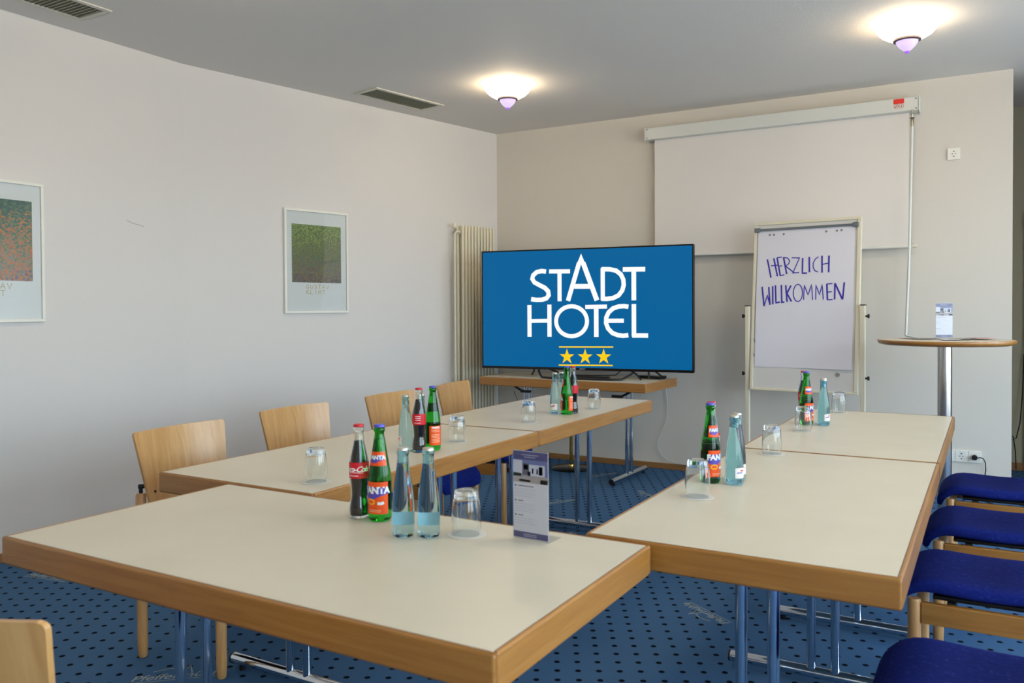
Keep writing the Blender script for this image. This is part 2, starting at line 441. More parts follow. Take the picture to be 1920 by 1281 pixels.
# ================================================================== ceiling vents
def vent(name, cx, cy, ang, LN, WD, label, nsl):
    t = empty(name, (cx, cy, H), ang); tag(t, label, 'vent', 'ceiling air vents')
    a, b_ = LN / 2, WD / 2; fw = 0.028
    f = MB(); z0, z1 = -0.008, 0.0
    f.box((-a, -b_, z0), (a, -b_ + fw, z1)); f.box((-a, b_ - fw, z0), (a, b_, z1))
    f.box((-a, -b_ + fw, z0), (-a + fw, b_ - fw, z1)); f.box((a - fw, -b_ + fw, z0), (a, b_ - fw, z1))
    f.build('vent_frame', M['vent'], t, bevel=0.0015)
    B((-a + fw, -b_ + fw, -0.0015), (a - fw, b_ - fw, -0.0005)).build('backing', M['vent_dark'], t)
    me = None; p = (LN - 2 * fw) / nsl
    for k in range(nsl):
        x = -a + fw + (k + 0.5) * p
        if me is None:
            s_ = MB(); q = 0.0045
            s_.add([(-q, -b_ + fw, -0.0075), (q, -b_ + fw, -0.002), (q + 0.001, -b_ + fw, -0.003), (-q + 0.001, -b_ + fw, -0.0085),
                    (-q, b_ - fw, -0.0075), (q, b_ - fw, -0.002), (q + 0.001, b_ - fw, -0.003), (-q + 0.001, b_ - fw, -0.0085)],
                   [(0, 1, 2, 3), (7, 6, 5, 4), (0, 4, 5, 1), (1, 5, 6, 2), (2, 6, 7, 3), (3, 7, 4, 0)])
            o = s_.build('slat', M['slat'], t); me = o.data
        else: o = bpy.data.objects.new('slat', me); col.objects.link(o); o.parent = t
        o.location.x = x
    return t
vent('ceiling_vent', -3.706, 4.794, 1.398, 0.655, 0.25, 'white slotted ceiling vent to the left of the far glowing ceiling lamp', 30)
vent('ceiling_vent', -3.990, 2.300, PI / 2, 0.665, 0.265, 'white slotted ceiling vent cut off by the top left picture edge', 26)

# ================================================================== ceiling lamps
def lamp():
    t = empty('ceiling_lamp', (0, 0, H))
    MB().lathe([(0.0, 0.0), (0.05, 0.0), (0.05, -0.012), (0.0, -0.012)], 28).build('ceiling_plate', M['white'], t)
    MB().lathe([(0.154, -0.026), (0.156, -0.030), (0.148, -0.046), (0.125, -0.070), (0.095, -0.088), (0.062, -0.099), (0.058, -0.096), (0.093, -0.084), (0.121, -0.067), (0.144, -0.044), (0.150, -0.030), (0.154, -0.026)], 48).build('glass_bowl', M['bowl'], t)
    MB().lathe([(0.062, -0.094), (0.070, -0.096), (0.069, -0.106), (0.058, -0.110), (0.050, -0.100), (0.062, -0.094)], 40).build('ring', M['ring'], t)
    MB().lathe([(0.0, -0.100), (0.056, -0.104), (0.054, -0.115), (0.042, -0.134), (0.026, -0.150), (0.012, -0.160), (0.0, -0.160)], 36).build('finial', M['finial'], t)
    MB().lathe([(0.0, -0.1595), (0.013, -0.1600), (0.012, -0.166), (0.007, -0.170), (0.0, -0.172)], 24).build('finial_tip', M['finial_tip'], t)
    MB().lathe([(0, -0.030), (0.146, -0.030), (0.147, -0.033), (0, -0.033)], 40).build('added_glow_shield', M['white'], t)  # opaque disc added to keep the bowl's glow off the ceiling
    ld = bpy.data.lights.new('bulb', 'POINT'); ld.energy = LAMP_W; ld.color = LAMP_COL; ld.shadow_soft_size = 0.008
    lo = bpy.data.objects.new('bulb', ld); col.objects.link(lo); lo.parent = t; lo.location = (0, 0, -0.021)
    return t
lp = lamp()
spots = [(-2.838, 4.856, 'glowing opal glass ceiling lamp above the television'), (-0.390, 4.900, 'glowing opal glass ceiling lamp at top right, nearer the camera than the other'),
         (-2.838, 2.40, 'opal glass ceiling lamp above the left table row, outside the picture'), (-0.39, 2.40, 'opal glass ceiling lamp above the right table row, outside the picture'),
         (1.6, 2.40, 'opal glass ceiling lamp added as fill light by the windows, outside the picture'), (1.6, 4.9, 'opal glass ceiling lamp added as fill light by the far windows, outside the picture'),  # window-side lamps are added, out of view, to brighten the room
         (-2.838, -0.2, 'opal glass ceiling lamp added as fill light at the left behind the camera'), (-0.39, -0.2, 'opal glass ceiling lamp added as fill light right behind the camera'), (1.6, -0.2, 'opal glass ceiling lamp added as fill light at the right behind the camera')]  # lamps behind the camera are likewise added for more light
for i, (x, y, lb) in enumerate(spots):
    o = lp if i == 0 else copy_tree(lp)
    o.location = (x, y, H); tag(o, lb, 'ceiling lamp', 'opal ceiling lamps')

# ================================================================== tables
TH = 0.065
def table(name, LX, LY, inset, foot_half, label, group, along='x'):
    """table centred on its root; LX by LY; leg pairs near the ends of the long axis"""
    t = empty(name); tag(t, label, 'table', group)
    a, b_ = LX / 2, LY / 2; w_ = 0.010; z0, z1 = 0.74 - TH, 0.74
    B((-a + w_, -b_ + w_, z0 + 0.004), (a - w_, b_ - w_, z1 - 0.0004)).build('tabletop', M['laminate'], t)
    for s in (-1, 1):
        B((-a, s * b_ - (w_ if s > 0 else 0), z0), (a, s * b_ + (0 if s > 0 else w_), z1)).build('edge_band', M['beech_x'], t, bevel=0.006, seg=3)
        B((s * a - (w_ if s > 0 else 0), -b_ + w_, z0), (s * a + (0 if s > 0 else w_), b_ - w_, z1)).build('edge_band', M['beech_y'], t, bevel=0.0045, seg=3)
    for s in (-1, 1):
        i0 = inset[0] if s < 0 else inset[1]
        if along == 'x': P = lambda l, q, z: (s * (a - i0) + l, q, z); hb = b_
        else: P = lambda l, q, z: (q, s * (b_ - i0) + l, z); hb = a
        fb = MB().cyl(P(0, -hb * foot_half, 0.034), P(0, hb * foot_half, 0.034), 0.019, 20).build('foot_bar', M['chrome'], t)
        for q in (-1, 1):
            MB().cyl(P(0, q * (hb * foot_half), 0.034), P(0, q * (hb * foot_half + 0.006), 0.034), 0.0195, 20).build('end_cap', M['black'], fb)
            MB().cyl(P(0, q * (hb * foot_half - 0.04), 0.0), P(0, q * (hb * foot_half - 0.04), 0.018), 0.011, 14).build('foot_pad', M['black'], fb)
            MB().cyl(P(0, q * 0.038, 0.045), P(0, q * 0.038, z0), 0.0148, 20).build('post', M['chrome'], t)
        (B(P(-0.05, -0.12, z0 - 0.004), P(0.05, 0.12, z0)) if along == 'x' else B(P(-0.05, -0.12, z0 - 0.004), P(0.05, 0.12, z0))).build('mounting_plate', M['black'], t)
    return t
t1 = table('meeting_table', 1.347, 0.666, (0.25, 0.25), 0.90, 'front cream-topped beech-edged table carrying the leaflet stand and the nearest bottles', 'cream-topped tables of the meeting block')
t1.location = (-1.3205, 1.391, 0)
t2 = table('meeting_table', 0.674, 1.364, (0.28, 0.21), 0.92, 'cream-topped table in the left row, directly behind the front table', 'cream-topped tables of the meeting block', 'y')
t2.location = (-2.003, 2.418, 0)
t3 = copy_tree(t2, loc=(-2.003, 3.784, 0)); tag(t3, 'far cream-topped table of the left row, in front of the television', 'table', 'cream-topped tables of the meeting block')
t4 = table('meeting_table', 0.672, 1.354, (0.25, 0.20), 0.92, 'near cream-topped table of the right row beside the blue chairs', 'cream-topped tables of the meeting block', 'y')
t4.location = (-0.480, 2.418, 0)
t5 = table('meeting_table', 0.672, 1.354, (0.33, 0.14), 0.84, 'far cream-topped table of the right row in front of the flipchart', 'cream-topped tables of the meeting block', 'y')
t5.location = (-0.480, 3.775, 0)
# television table, turned slightly
t0 = table('television_table', 1.39, 0.60, (0.26, 0.26), 1.02, 'cream-topped beech-edged table under the television against the back wall', None)
t0.location = (-2.743, 5.714, 0); t0.rotation_euler = (0, 0, -0.0336)
for lx in (-0.40, 0.49):
    lt = MB(); s = 1 if lx < 0 else -1
    lt.tube([(lx - 0.05 * s, -0.19, 0.672), (lx - 0.02 * s, -0.19, 0.655), (lx + 0.02 * s, -0.19, 0.636), (lx + 0.06 * s, -0.19, 0.630)], 0.008, 8)
    lt.box((min(lx + 0.02 * s, lx + 0.10 * s), -0.205, 0.622), (max(lx + 0.02 * s, lx + 0.10 * s), -0.175, 0.640))
    lt.build('folding_latch', M['black'], t0)

# ================================================================== chairs
def make_chair():
    t = empty('wooden_chair')
    # seat: lofted cushion with a waterfall front
    path = [(-0.205, 0.440, .150, .010), (-0.19, 0.437, .172, .019), (-0.15, 0.432, .185, .024), (-0.05, 0.424, .192, .026), (0.05, 0.424, .194, .026), (0.13, 0.430, .195, .026),
            (0.18, 0.430, .192, .025), (0.212, 0.421, .186, .023), (0.232, 0.402, .178, .020), (0.241, 0.380, .170, .016), (0.243, 0.362, .160, .013), (0.243, 0.355, .150, .007)]
    s = MB(); n = 28; rings = []
    for i, (x, z, hw, th) in enumerate(path):
        p0 = path[max(i - 1, 0)]; p1 = path[min(i + 1, len(path) - 1)]
        dx, dz = p1[0] - p0[0], p1[1] - p0[1]; l = math.hypot(dx, dz); nx, nz = -dz / l, dx / l
        ring = []
        for k in range(n):
            tt = 2 * PI * k / n; c_, s__ = math.cos(tt), math.sin(tt)
            yy = hw * math.copysign(abs(c_) ** 0.32, c_); hh = th * math.copysign(abs(s__) ** 0.55, s__)
            dish = 0.010 * (yy / 0.19) ** 2 if x < 0.19 else 0.0
            ring.append((x + nx * hh, yy, z + nz * hh + dish - 0.004))
        rings.append(ring)
    vs = [q for r_ in rings for q in r_]; m_ = len(rings)
    fs = [(i * n + k, i * n + (k + 1) % n, (i + 1) * n + (k + 1) % n, (i + 1) * n + k) for i in range(m_ - 1) for k in range(n)]
    fs += [tuple(range(n)), tuple(range((m_ - 1) * n, m_ * n))]
    s.add(vs, fs, True); s.build('seat', M['fabric'], t, smooth=True, sub=1)
    # curved plywood backrest
    def back(sgn):
        g = []; nu, nv = 28, 12
        for j in range(nv + 1):
            row = []
            for i in range(nu + 1):
                u = math.sin((-1 + 2 * i / nu) * PI / 2); v = j / nv
                e_ = max(0.0, (abs(u) - 0.93) / 0.07)
                zt = 0.822 - 0.013 * (1 - math.sqrt(max(0, 1 - e_ * e_))); zb = 0.500 + 0.020 * (1 - math.sqrt(max(0, 1 - e_ * e_)))
                z = zb + (zt - zb) * v; hw = 0.176 + 0.039 * (z - 0.5) / 0.32
                x = -0.148 - 0.058 * ((z - 0.5) / 0.32) - 0.030 * (1 - u * u) + sgn * 0.0055
                row.append((x, u * hw, z))
            g.append(row)
        return g, nu, nv
    g0, nu, nv = back(-1); g1, _, _ = back(1)
    vs = [q for r_ in g0 for q in r_] + [q for r_ in g1 for q in r_]; W_ = nu + 1; O = W_ * (nv + 1); fs = []
    for j in range(nv):
        for i in range(nu):
            a = j * W_ + i; fs.append((a, a + W_, a + W_ + 1, a + 1)); fs.append((O + a, O + a + 1, O + a + W_ + 1, O + a + W_))
    bd = [i for i in range(W_)] + [j * W_ + nu for j in range(1, nv + 1)] + [nv * W_ + i for i in range(nu - 1, -1, -1)] + [j * W_ for j in range(nv - 1, 0, -1)]
    for k in range(len(bd)): a, b2 = bd[k], bd[(k + 1) % len(bd)]; fs.append((a, b2, O + b2, O + a))
    bk = MB().add(vs, fs, True).build('backrest', M['veneer'], t)
    for y in (-0.15, 0.15):
        MB().cyl((-0.182, y, 0.600), (-0.1705, y, 0.600), 0.006, 12).build('bolt_head', M['black'], bk)
    for y in (-0.19, 0.19):
        MB().lathe([(0, 0), (0.013, 0), (0.016, 0.004), (0.0185, 0.05), (0.0185, 0.592), (0.0165, 0.600), (0, 0.601)], 22, (-0.1975, y, 0.0)).build('leg', M['beech_z'], t)
        MB().lathe([(0, 0), (0.013, 0), (0.016, 0.004), (0.0185, 0.05), (0.0185, 0.388), (0.0165, 0.396), (0, 0.397)], 22, (0.1975, y, 0.0)).build('leg', M['beech_z'], t)
        B((-0.180, y - 0.011, 0.325), (0.180, y + 0.011, 0.388)).build('side_rail', M['beech_x'], t, bevel=0.003)
        s_ = 1 if y > 0 else -1
        br = MB().cyl((-0.1975, y, 0.598), (-0.1975, y, 0.622), 0.007, 12)
        br.tube([(-0.2035, y + 0.004 * s_, 0.624), (-0.1975, y, 0.624), (-0.192, y - 0.014 * s_, 0.624), (-0.189, y - 0.026 * s_, 0.618), (-0.189, y - 0.040 * s_, 0.604)], 0.0085, 10)
        br.build('bracket', M['black'], t)
    for x in (-0.10, 0.10):
        B((x - 0.012, -0.18, 0.352), (x + 0.012, 0.18, 0.392)).build('cross_rail', M['black'], t, bevel=0.002)
    B((-0.17, -0.160, 0.390), (0.15, 0.160, 0.402)).build('seat_pan', M['black'], t, bevel=0.003)
    return t
chair = make_chair()
CH = [(-2.490, 2.113, 3, 'left wall chair nearest the camera, its bare rear leg top showing beside the table end', 'wooden chairs along the left wall'),
      (-2.552, 2.770, 0, 'second wooden chair from the camera along the left wall', 'wooden chairs along the left wall'),
      (-2.545, 3.465, 0, 'third wooden chair along the left wall, behind the middle bottles', 'wooden chairs along the left wall'),
      (-2.590, 4.140, 8, 'farthest wooden chair along the left wall, beside the radiator', 'wooden chairs along the left wall'),
      (0.045, 4.395, 180, 'farthest blue-seated chair on the right, in front of the wall sockets', 'blue-seated chairs along the right table row'),
      (0.035, 3.620, 180, 'third blue-seated chair from the camera on the right', 'blue-seated chairs along the right table row'),
      (0.005, 2.905, 180, 'second blue-seated chair from the camera on the right, beside the near table corner', 'blue-seated chairs along the right table row'),
      (0.020, 2.060, 180, 'nearest blue-seated chair at the bottom right corner of the picture', 'blue-seated chairs along the right table row'),
      (-1.419, 0.826, 104, 'wooden chair with only its backrest corner showing at bottom left', None)]
for i, (x, y, a, lb, gp) in enumerate(CH):
    o = chair if i == 0 else copy_tree(chair)
    o.location = (x, y, 0); o.rotation_euler = (0, 0, math.radians(a)); tag(o, lb, 'chair', gp)

# ================================================================== television
TVA = math.atan2(5.7389 - 5.527, -1.8284 + 3.4767)
tv = empty('television', (-2.6526, 5.633, 0.80), TVA); tag(tv, 'large flat television on the far table showing a blue hotel logo with three stars', 'television')
hw, hh = 0.831, 0.921
B((-hw, 0.0, 0.0), (hw, 0.045, hh)).build('body', M['black'], tv, bevel=0.003)
bz = MB(); bw = 0.011
bz.box((-hw, -0.004, 0), (hw, 0, bw + 0.008)); bz.box((-hw, -0.004, hh - bw), (hw, 0, hh)); bz.box((-hw, -0.004, bw), (-hw + bw, 0, hh - bw)); bz.box((hw - bw, -0.004, bw), (hw, 0, hh - bw))
bz.build('bezel', M['black_gloss'], tv, bevel=0.001)
scn = B((-hw + bw, -0.002, bw + 0.008), (hw - bw, -0.0005, hh - bw)).build('screen', M['tv_blue'], tv)
F = lambda d: (lambda x, z: (x, -0.0024 - d, z))
TVART = [([(-0.2888,0.7493),(-0.3248,0.7547),(-0.3662,0.7469),(-0.3947,0.7231),(-0.4025,0.6965),(-0.3856,0.6696),(-0.3442,0.6473),(-0.2991,0.6251),(-0.2721,0.5983),(-0.2683,0.5681),(-0.2862,0.5453),(-0.3222,0.5346),(-0.37,0.5337),(-0.4129,0.54)],0.0323),([(-0.2644,0.7501),(-0.0956,0.7473)],0.0298),([(-0.1803,0.7487),(-0.1803,0.5219)],0.0311),([(-0.0079,0.8624),(-0.1132,0.524)],0.0336),([(-0.0079,0.8624),(0.1147,0.5253)],0.036),([(-0.0629,0.6323),(0.0727,0.6309)],0.0348),([(0.1601,0.7667),(0.1601,0.5239)],0.0311),([(0.1503,0.7574),(0.2138,0.7551),(0.2623,0.7438),(0.2986,0.7151),(0.3167,0.6774),(0.3203,0.6365),(0.3082,0.5957),(0.2805,0.5609),(0.2381,0.5412),(0.1894,0.5356),(0.1503,0.537)],0.0311),([(0.3131,0.7511),(0.4813,0.7494)],0.0323),([(0.3958,0.7509),(0.3958,0.5229)],0.0336),([(-0.4272,0.4951),(-0.4272,0.2495)],0.0323),([(-0.2632,0.497),(-0.2632,0.2512)],0.0323),([(-0.4272,0.3711),(-0.2632,0.3741)],0.0273),([(0.0232,0.4771),(0.1918,0.4791)],0.0286),([(0.1085,0.4769),(0.1085,0.2524)],0.0336),([(0.3551,0.4764),(0.3227,0.4811),(0.2805,0.4789),(0.2381,0.4649),(0.204,0.4356),(0.1857,0.3968),(0.1845,0.3556),(0.1992,0.3168),(0.232,0.283),(0.2744,0.267),(0.3167,0.2627),(0.3539,0.2677)],0.0311),([(0.187,0.3732),(0.3203,0.3737)],0.0298),([(0.3958,0.4961),(0.3958,0.2576)],0.0323),([(0.3826,0.2656),(0.5014,0.2656)],0.0311),([(0.0368,0.3703),(0.0338,0.3452),(0.0248,0.3214),(0.0103,0.2999),(-0.0091,0.2819),(-0.0323,0.2682),(-0.0582,0.2596),(-0.0855,0.2565),(-0.113,0.2591),(-0.1391,0.2672),(-0.1627,0.2806),(-0.1823,0.2985),(-0.1972,0.32),(-0.2064,0.3441),(-0.2095,0.3694),(-0.2064,0.3949),(-0.1972,0.419),(-0.1823,0.4406),(-0.1627,0.4586),(-0.1391,0.4722),(-0.113,0.4805),(-0.0855,0.4833),(-0.0582,0.4804),(-0.0323,0.472),(-0.0091,0.4585),(0.0103,0.4406),(0.0248,0.4192),(0.0338,0.3954),(0.0368,0.3703)],0.0298)]
a_ = MB()
(ax, az) = TVART[3][0][0]                      # pointed top of the tall letter
for k_, sx_ in ((3, -1), (4, 1)): TVART[k_][0][0] = (ax + sx_ * 0.0150, az - 0.052)
a_.add([(ax, -0.0026, az + 0.016), (ax - 0.0325, -0.0026, az - 0.060), (ax + 0.0325, -0.0026, az - 0.060)], [(0, 1, 2)])
for k, (pts, wd) in enumerate(TVART): a_.ribbon(pts, wd * 1.06, F(0.00001 * k), closed=(k == len(TVART) - 1))
a_.build('logo_lettering', M['tv_white'], scn)
a_ = MB()
for ln_ in ([(-0.1866, 0.1739), (0.2381, 0.1786)], [(-0.1892, 0.0358), (0.2344, 0.0413)]): a_.ribbon(ln_, 0.0105, F(0))
a_.build('logo_line', M['tv_yellow'], scn)
for (cx, cz) in ((-0.1233, 0.1006), (0.0207, 0.1020), (0.165, 0.1046)):
    vs = [(cx, -0.0024, cz)]
    for k in range(10):
        rr = 0.0615 if k % 2 == 0 else 0.0238; t_ = PI / 2 + k * PI / 5; vs.append((cx + rr * math.cos(t_), -0.0024, cz + rr * math.sin(t_)))
    MB().add(vs, [(0, 1 + k, 1 + (k + 1) % 10) for k in range(10)]).build('logo_star', M['tv_yellow'], scn)
put_text(MB(), 'SONY', 0.016, lambda x, z: (x, -0.0046, z + 0.0095), offset=0.0003, spacing=1.2).build('maker_name', mat('grey_print', (170, 172, 176), 0.4), tv)
# stand: black tube feet standing on the table top (z -0.06 below the set)
zt = -0.0595
st = MB(); st.tube([(-0.36, 0.02, 0.01), (-0.34, -0.03, -0.02), (-0.29, -0.10, zt + 0.008), (-0.20, -0.14, zt + 0.008), (0.26, -0.14, zt + 0.008), (0.33, -0.10, zt + 0.008), (0.38, -0.03, -0.02), (0.40, 0.02, 0.01)], 0.008, 10)
st.build('front_foot', M['black'], tv)
for pts in ([(-0.40, 0.02, 0.01), (-0.42, 0.07, -0.02), (-0.46, 0.13, zt + 0.008)], [(-0.30, 0.02, 0.01), (-0.24, 0.08, -0.02), (-0.20, 0.14, zt + 0.008)],
            [(0.36, 0.02, 0.01), (0.42, -0.02, -0.02), (0.46, -0.06, zt + 0.008)], [(0.50, 0.02, 0.01), (0.50, 0.02, -0.02), (0.50, 0.02, zt + 0.008)], [(0.54, 0.02, 0.01), (0.57, 0.05, -0.02), (0.60, 0.09, zt + 0.008)]):
    MB().tube(pts, 0.007, 8).build('strut', M['black'], tv)
B((-0.05, -0.07, zt + 0.001), (0.22, -0.02, zt + 0.022)).build('sensor_bar', M['black'], tv, bevel=0.003)
# media box, its cables
mbx = empty('media_box', (-2.185, 5.86, 0.74), -0.2); tag(mbx, 'flat black box behind the right foot of the television', 'device')
B((-0.09, -0.055, 0.0005), (0.09, 0.055, 0.022)).build('case', M['black_gloss'], mbx, bevel=0.004)
B((-0.085, -0.0565, 0.008), (0.085, -0.0548, 0.011)).build('seam', M['black'], mbx)
cb = MB().tube([(-2.95, 5.90, 0.746), (-2.80, 5.80, 0.748), (-2.65, 5.85, 0.747), (-2.50, 5.90, 0.750), (-2.42, 5.86, 0.80), (-2.38, 5.80, 0.86)], 0.004, 6).build('television_cable', M['black'])
tag(cb, 'black cable lying on the table behind the television', 'cable')
wc = MB(); wp = [(-2.21, 6.02, 0.742), (-2.10, 6.05, 0.744), (-2.06, 6.08, 0.736)]
cpts = [(-2.20, 0.66), (-2.192, 0.60), (-2.184, 0.506), (-2.186, 0.44), (-2.193, 0.38), (-2.222, 0.32), (-2.250, 0.265), (-2.263, 0.22), (-2.264, 0.187), (-2.252, 0.14), (-2.229, 0.106), (-2.185, 0.072), (-2.133, 0.053), (-2.05, 0.050), (-1.9, 0.052)]
wc.tube([(x, BW(x) - 0.021, z) for x, z in cpts], 0.0032, 6)
tag(wc.build('wall_cable', M['cord_white']), 'thin white cable curving down the back wall under the television table', 'cable')
bc = MB().tube([(-3.19, 5.53, 0.628), (-3.18, 5.53, 0.60), (-3.165, 5.54, 0.56), (-3.15, 5.55, 0.50), (-3.16, 5.58, 0.35), (-3.2, 5.65, 0.1), (-3.22, 5.7, 0.006)], 0.003, 6)
tag(bc.build('hanging_cord', M['black']), 'thin dark cord hanging below the left end of the television table', 'cord')
# brass post stand under the television table
bs = empty('brass_stand', (-2.862, 5.86, 0)); tag(bs, 'brass post on a round black base under the television table', 'stand')
MB().lathe([(0, 0), (0.158, 0), (0.160, 0.006), (0.150, 0.014), (0.05, 0.022), (0, 0.023)], 48).build('base', M['black_gloss'], bs)
MB().cyl((0, 0, 0.02), (0, 0, 0.60), 0.0150, 24).build('pole', M['brass'], bs)
MB().lathe([(0, 0.6), (0.022, 0.6), (0.022, 0.615), (0, 0.625)], 24).build('pole_cap', M['brass'], bs)
MB().lathe([(0, 0.022), (0.024, 0.022), (0.022, 0.034), (0, 0.036)], 24).build('collar', M['brass'], bs)

# ================================================================== radiator
EL = Vector((0.206, 0.979, 0)).normalized(); NL = Vector((0.979, -0.206, 0)).normalized()
ra = empty('radiator', (-3.743, 5.661, 0), math.atan2(EL.y, EL.x)); tag(ra, 'tall cream tubular wall radiator in the far left corner beside the television', 'radiator')
tb = None
for row, yo in ((0, 0.0), (1, 0.058)):
    for k in range(11):
        if tb is None:
            o = MB().lathe([(0, 0.18), (0.008, 0.182), (0.0125, 0.19), (0.0125, 1.945), (0.008, 1.955), (0, 1.957)], 12).build('tube', M['cream'], ra); tb = o.data
        else: o = bpy.data.objects.new('tube', tb); col.objects.link(o); o.parent = ra
        o.location = (k * 0.0365, yo, 0)
for z in (0.24, 1.90):
    MB().cyl((-0.01, 0.029, z), (0.375, 0.029, z), 0.016, 16).build('header_pipe', M['cream'], ra)
MB().tube([(-0.01, 0.029, 1.90), (-0.045, 0.029, 1.90), (-0.062, 0.029, 1.88), (-0.062, 0.029, 0.30), (-0.062, 0.029, 0.0)], 0.010, 12).build('feed_pipe', M['cream'], ra)
MB().cyl((-0.062, 0.029, 1.93), (-0.062, 0.029, 1.965), 0.018, 16).build('valve', M['cream'], ra)
for z in (0.5, 1.6): B((0.15, 0.06, z), (0.19, 0.088, z + 0.03)).build('wall_bracket', M['cream'], ra)

# ================================================================== framed prints
LET = {'G': [[(0.9, 0.8), (0.5, 1), (0.1, 0.6), (0.2, 0.15), (0.6, 0), (0.9, 0.4), (0.5, 0.45)]], 'U': [[(0.1, 1), (0.15, 0.2), (0.5, 0), (0.8, 0.2), (0.9, 0.9)]],
       'S': [[(0.9, 0.9), (0.5, 1), (0.2, 0.75), (0.8, 0.35), (0.5, 0), (0.1, 0.1)]], 'T': [[(0.0, 0.95), (1, 1)], [(0.5, 0.97), (0.5, 0)]],
       'A': [[(0.05, 0), (0.5, 1), (0.95, 0)], [(0.25, 0.35), (0.8, 0.4)]], 'V': [[(0.05, 1), (0.5, 0), (0.95, 1)]], 'K': [[(0.15, 1), (0.15, 0)], [(0.9, 1), (0.15, 0.45), (0.95, 0)]],
       'L': [[(0.15, 1), (0.1, 0.05), (0.9, 0)]], 'I': [[(0.5, 1), (0.5, 0)]], 'M': [[(0.05, 0), (0.2, 1), (0.5, 0.3), (0.8, 1), (0.95, 0)]]}
def framed(name, WF, HF, px0, px1, pz0, pz1, art, tx, tz, tw, label):
    """local x to the right along the wall as seen from the room, y towards the wall, z up; origin lower centre"""
    t = empty(name); tag(t, label, 'picture', 'framed prints on the left wall')
    a = WF / 2; b_ = 0.016; d0, d1 = -0.020, -0.001
    for (q0, q1) in (((-a, d0, 0), (a, d1, b_)), ((-a, d0, HF - b_), (a, d1, HF)), ((-a, d0, b_), (-a + b_, d1, HF - b_)), ((a - b_, d0, b_), (a, d1, HF - b_))):
        B(q0, q1).build('frame', M['frame_white'], t, bevel=0.002)
    B((-a + b_, -0.010, b_), (a - b_, -0.003, HF - b_)).build('paper', M['mat_board'], t)
    B((px0, -0.0112, pz0), (px1, -0.0102, pz1)).build('print', art, t)
    lt = MB(); lw = tw / 6.5; lh = lw * 0.95
    for row, wd_ in enumerate(('GUSTAV', 'KLIMT')):
        for k, ch_ in enumerate(wd_):
            for sk in LET[ch_]: lt.ribbon([(tx + k * lw * 1.08 + p * lw * 0.85, tz - row * lh * 1.25 + q * lh) for p, q in sk], 0.0032, lambda x, z: (x, -0.0104, z))
    lt.build('lettering', M['gold'], t)
    B((-a + b_, -0.0150, b_), (a - b_, -0.0138, HF - b_)).build('glass', M['picture_glass'], t)
    return t
artA = speckle('print_meadow', [(0.05, (70, 78, 76)), (0.20, (136, 88, 92)), (0.32, (96, 116, 104)), (0.46, (140, 124, 88)), (0.60, (108, 120, 72)), (0.74, (88, 112, 76)), (0.92, (158, 170, 92))], (0.20, 0.62), 150)
artB = speckle('print_flowers', [(0.08, (92, 70, 110)), (0.22, (120, 130, 110)), (0.36, (178, 96, 52)), (0.50, (190, 118, 56)), (0.62, (84, 118, 82)), (0.80, (48, 96, 80)), (0.95, (40, 78, 66))], (0.20, 0.62), 110)
fa = framed('framed_print', 0.530, 0.722, -0.205, 0.205, 0.214, 0.618, artA, -0.092, 0.170, 0.20, 'white-framed green meadow print with gold lettering, hanging in full view on the left wall')
mid = Vector((-4.1205, 4.356, 0)) + NL * 0.0; fa.location = (mid.x, mid.y, 1.244); fa.rotation_euler = (0, 0, math.atan2(EL.y, EL.x))
fb_ = framed('framed_print', 0.530, 0.722, -0.205, 0.205, 0.212, 0.624, artB, -0.092, 0.170, 0.20, 'white-framed print of orange flowers cut off by the left picture edge')
fb_.location = (-4.32, 2.262, 1.211); fb_.rotation_euler = (0, 0, PI / 2)

# ================================================================== projection screen
ps = empty('projection_screen', (-1.372, 6.165, 1.66), 0.0110); tag(ps, 'pulled-down white projection screen with its long grey case on the back wall', 'projection screen')
B((-0.958, -0.060, 0.912), (0.955, 0.045, 1.004)).build('case', M['enamel'], ps, bevel=0.006, seg=3)
for s in (-1, 1):
    ec = B((s * 0.958 - 0.003, -0.063, 0.908), (s * 0.958 + 0.003, 0.047, 1.008)).build('end_plate', M['enamel'], ps, bevel=0.0015)
    for y, z in ((-0.05, 0.925), (-0.05, 0.99)): MB().cyl((s * 0.94, -0.0606, z), (s * 0.94, -0.063, z), 0.004, 10).build('screw', M['dark_print'], ps)
B((-0.898, -0.004, 0.02), (0.894, -0.002, 0.92)).build('screen_cloth', M['screen_cloth'], ps)
bb = MB().cyl((-0.905, -0.003, 0.012), (0.925, -0.003, 0.012), 0.010, 14).build('bottom_bar', M['white'], ps)
MB().cyl((0.925, -0.003, 0.012), (0.945, -0.003, 0.012), 0.013, 14).build('bar_cap', M['cream'], bb)
B((0.803, -0.0615, 0.966), (0.868, -0.0602, 0.998)).build('warning_sticker', M['red'], ps)
for q, cx in enumerate((0.820, 0.852)):
    ic = MB(); f_ = lambda x, z: (x, -0.0615, z)
    ic.ribbon([(cx + 0.0135 * math.cos(k * PI / 10), 0.950 + 0.0135 * math.sin(k * PI / 10)) for k in range(21)], 0.0022, f_, closed=True)
    ic.ribbon([(cx - 0.009, 0.941), (cx + 0.009, 0.959)] if q == 0 else [(cx, 0.943), (cx, 0.957)], 0.003, f_)
    ic.ribbon([(cx - 0.004, 0.944), (cx + 0.002, 0.950)], 0.004, f_)
    ic.build('warning_symbol', M['redline'], ps)
ck = empty('crank_rod', (-0.452, 6.085, 0)); tag(ck, 'thin grey crank rod hanging from the right end of the screen case', 'rod')
MB().lathe([(0, 2.572), (0.006, 2.572), (0.005, 2.545), (0.009, 2.54), (0.006, 2.52), (0.018, 2.518), (0.010, 2.508), (0.012, 2.50), (0.009, 2.46), (0, 2.459)], 16).build('coupling', mat('nickel', (170, 160, 140), 0.3, 1.0), ck)
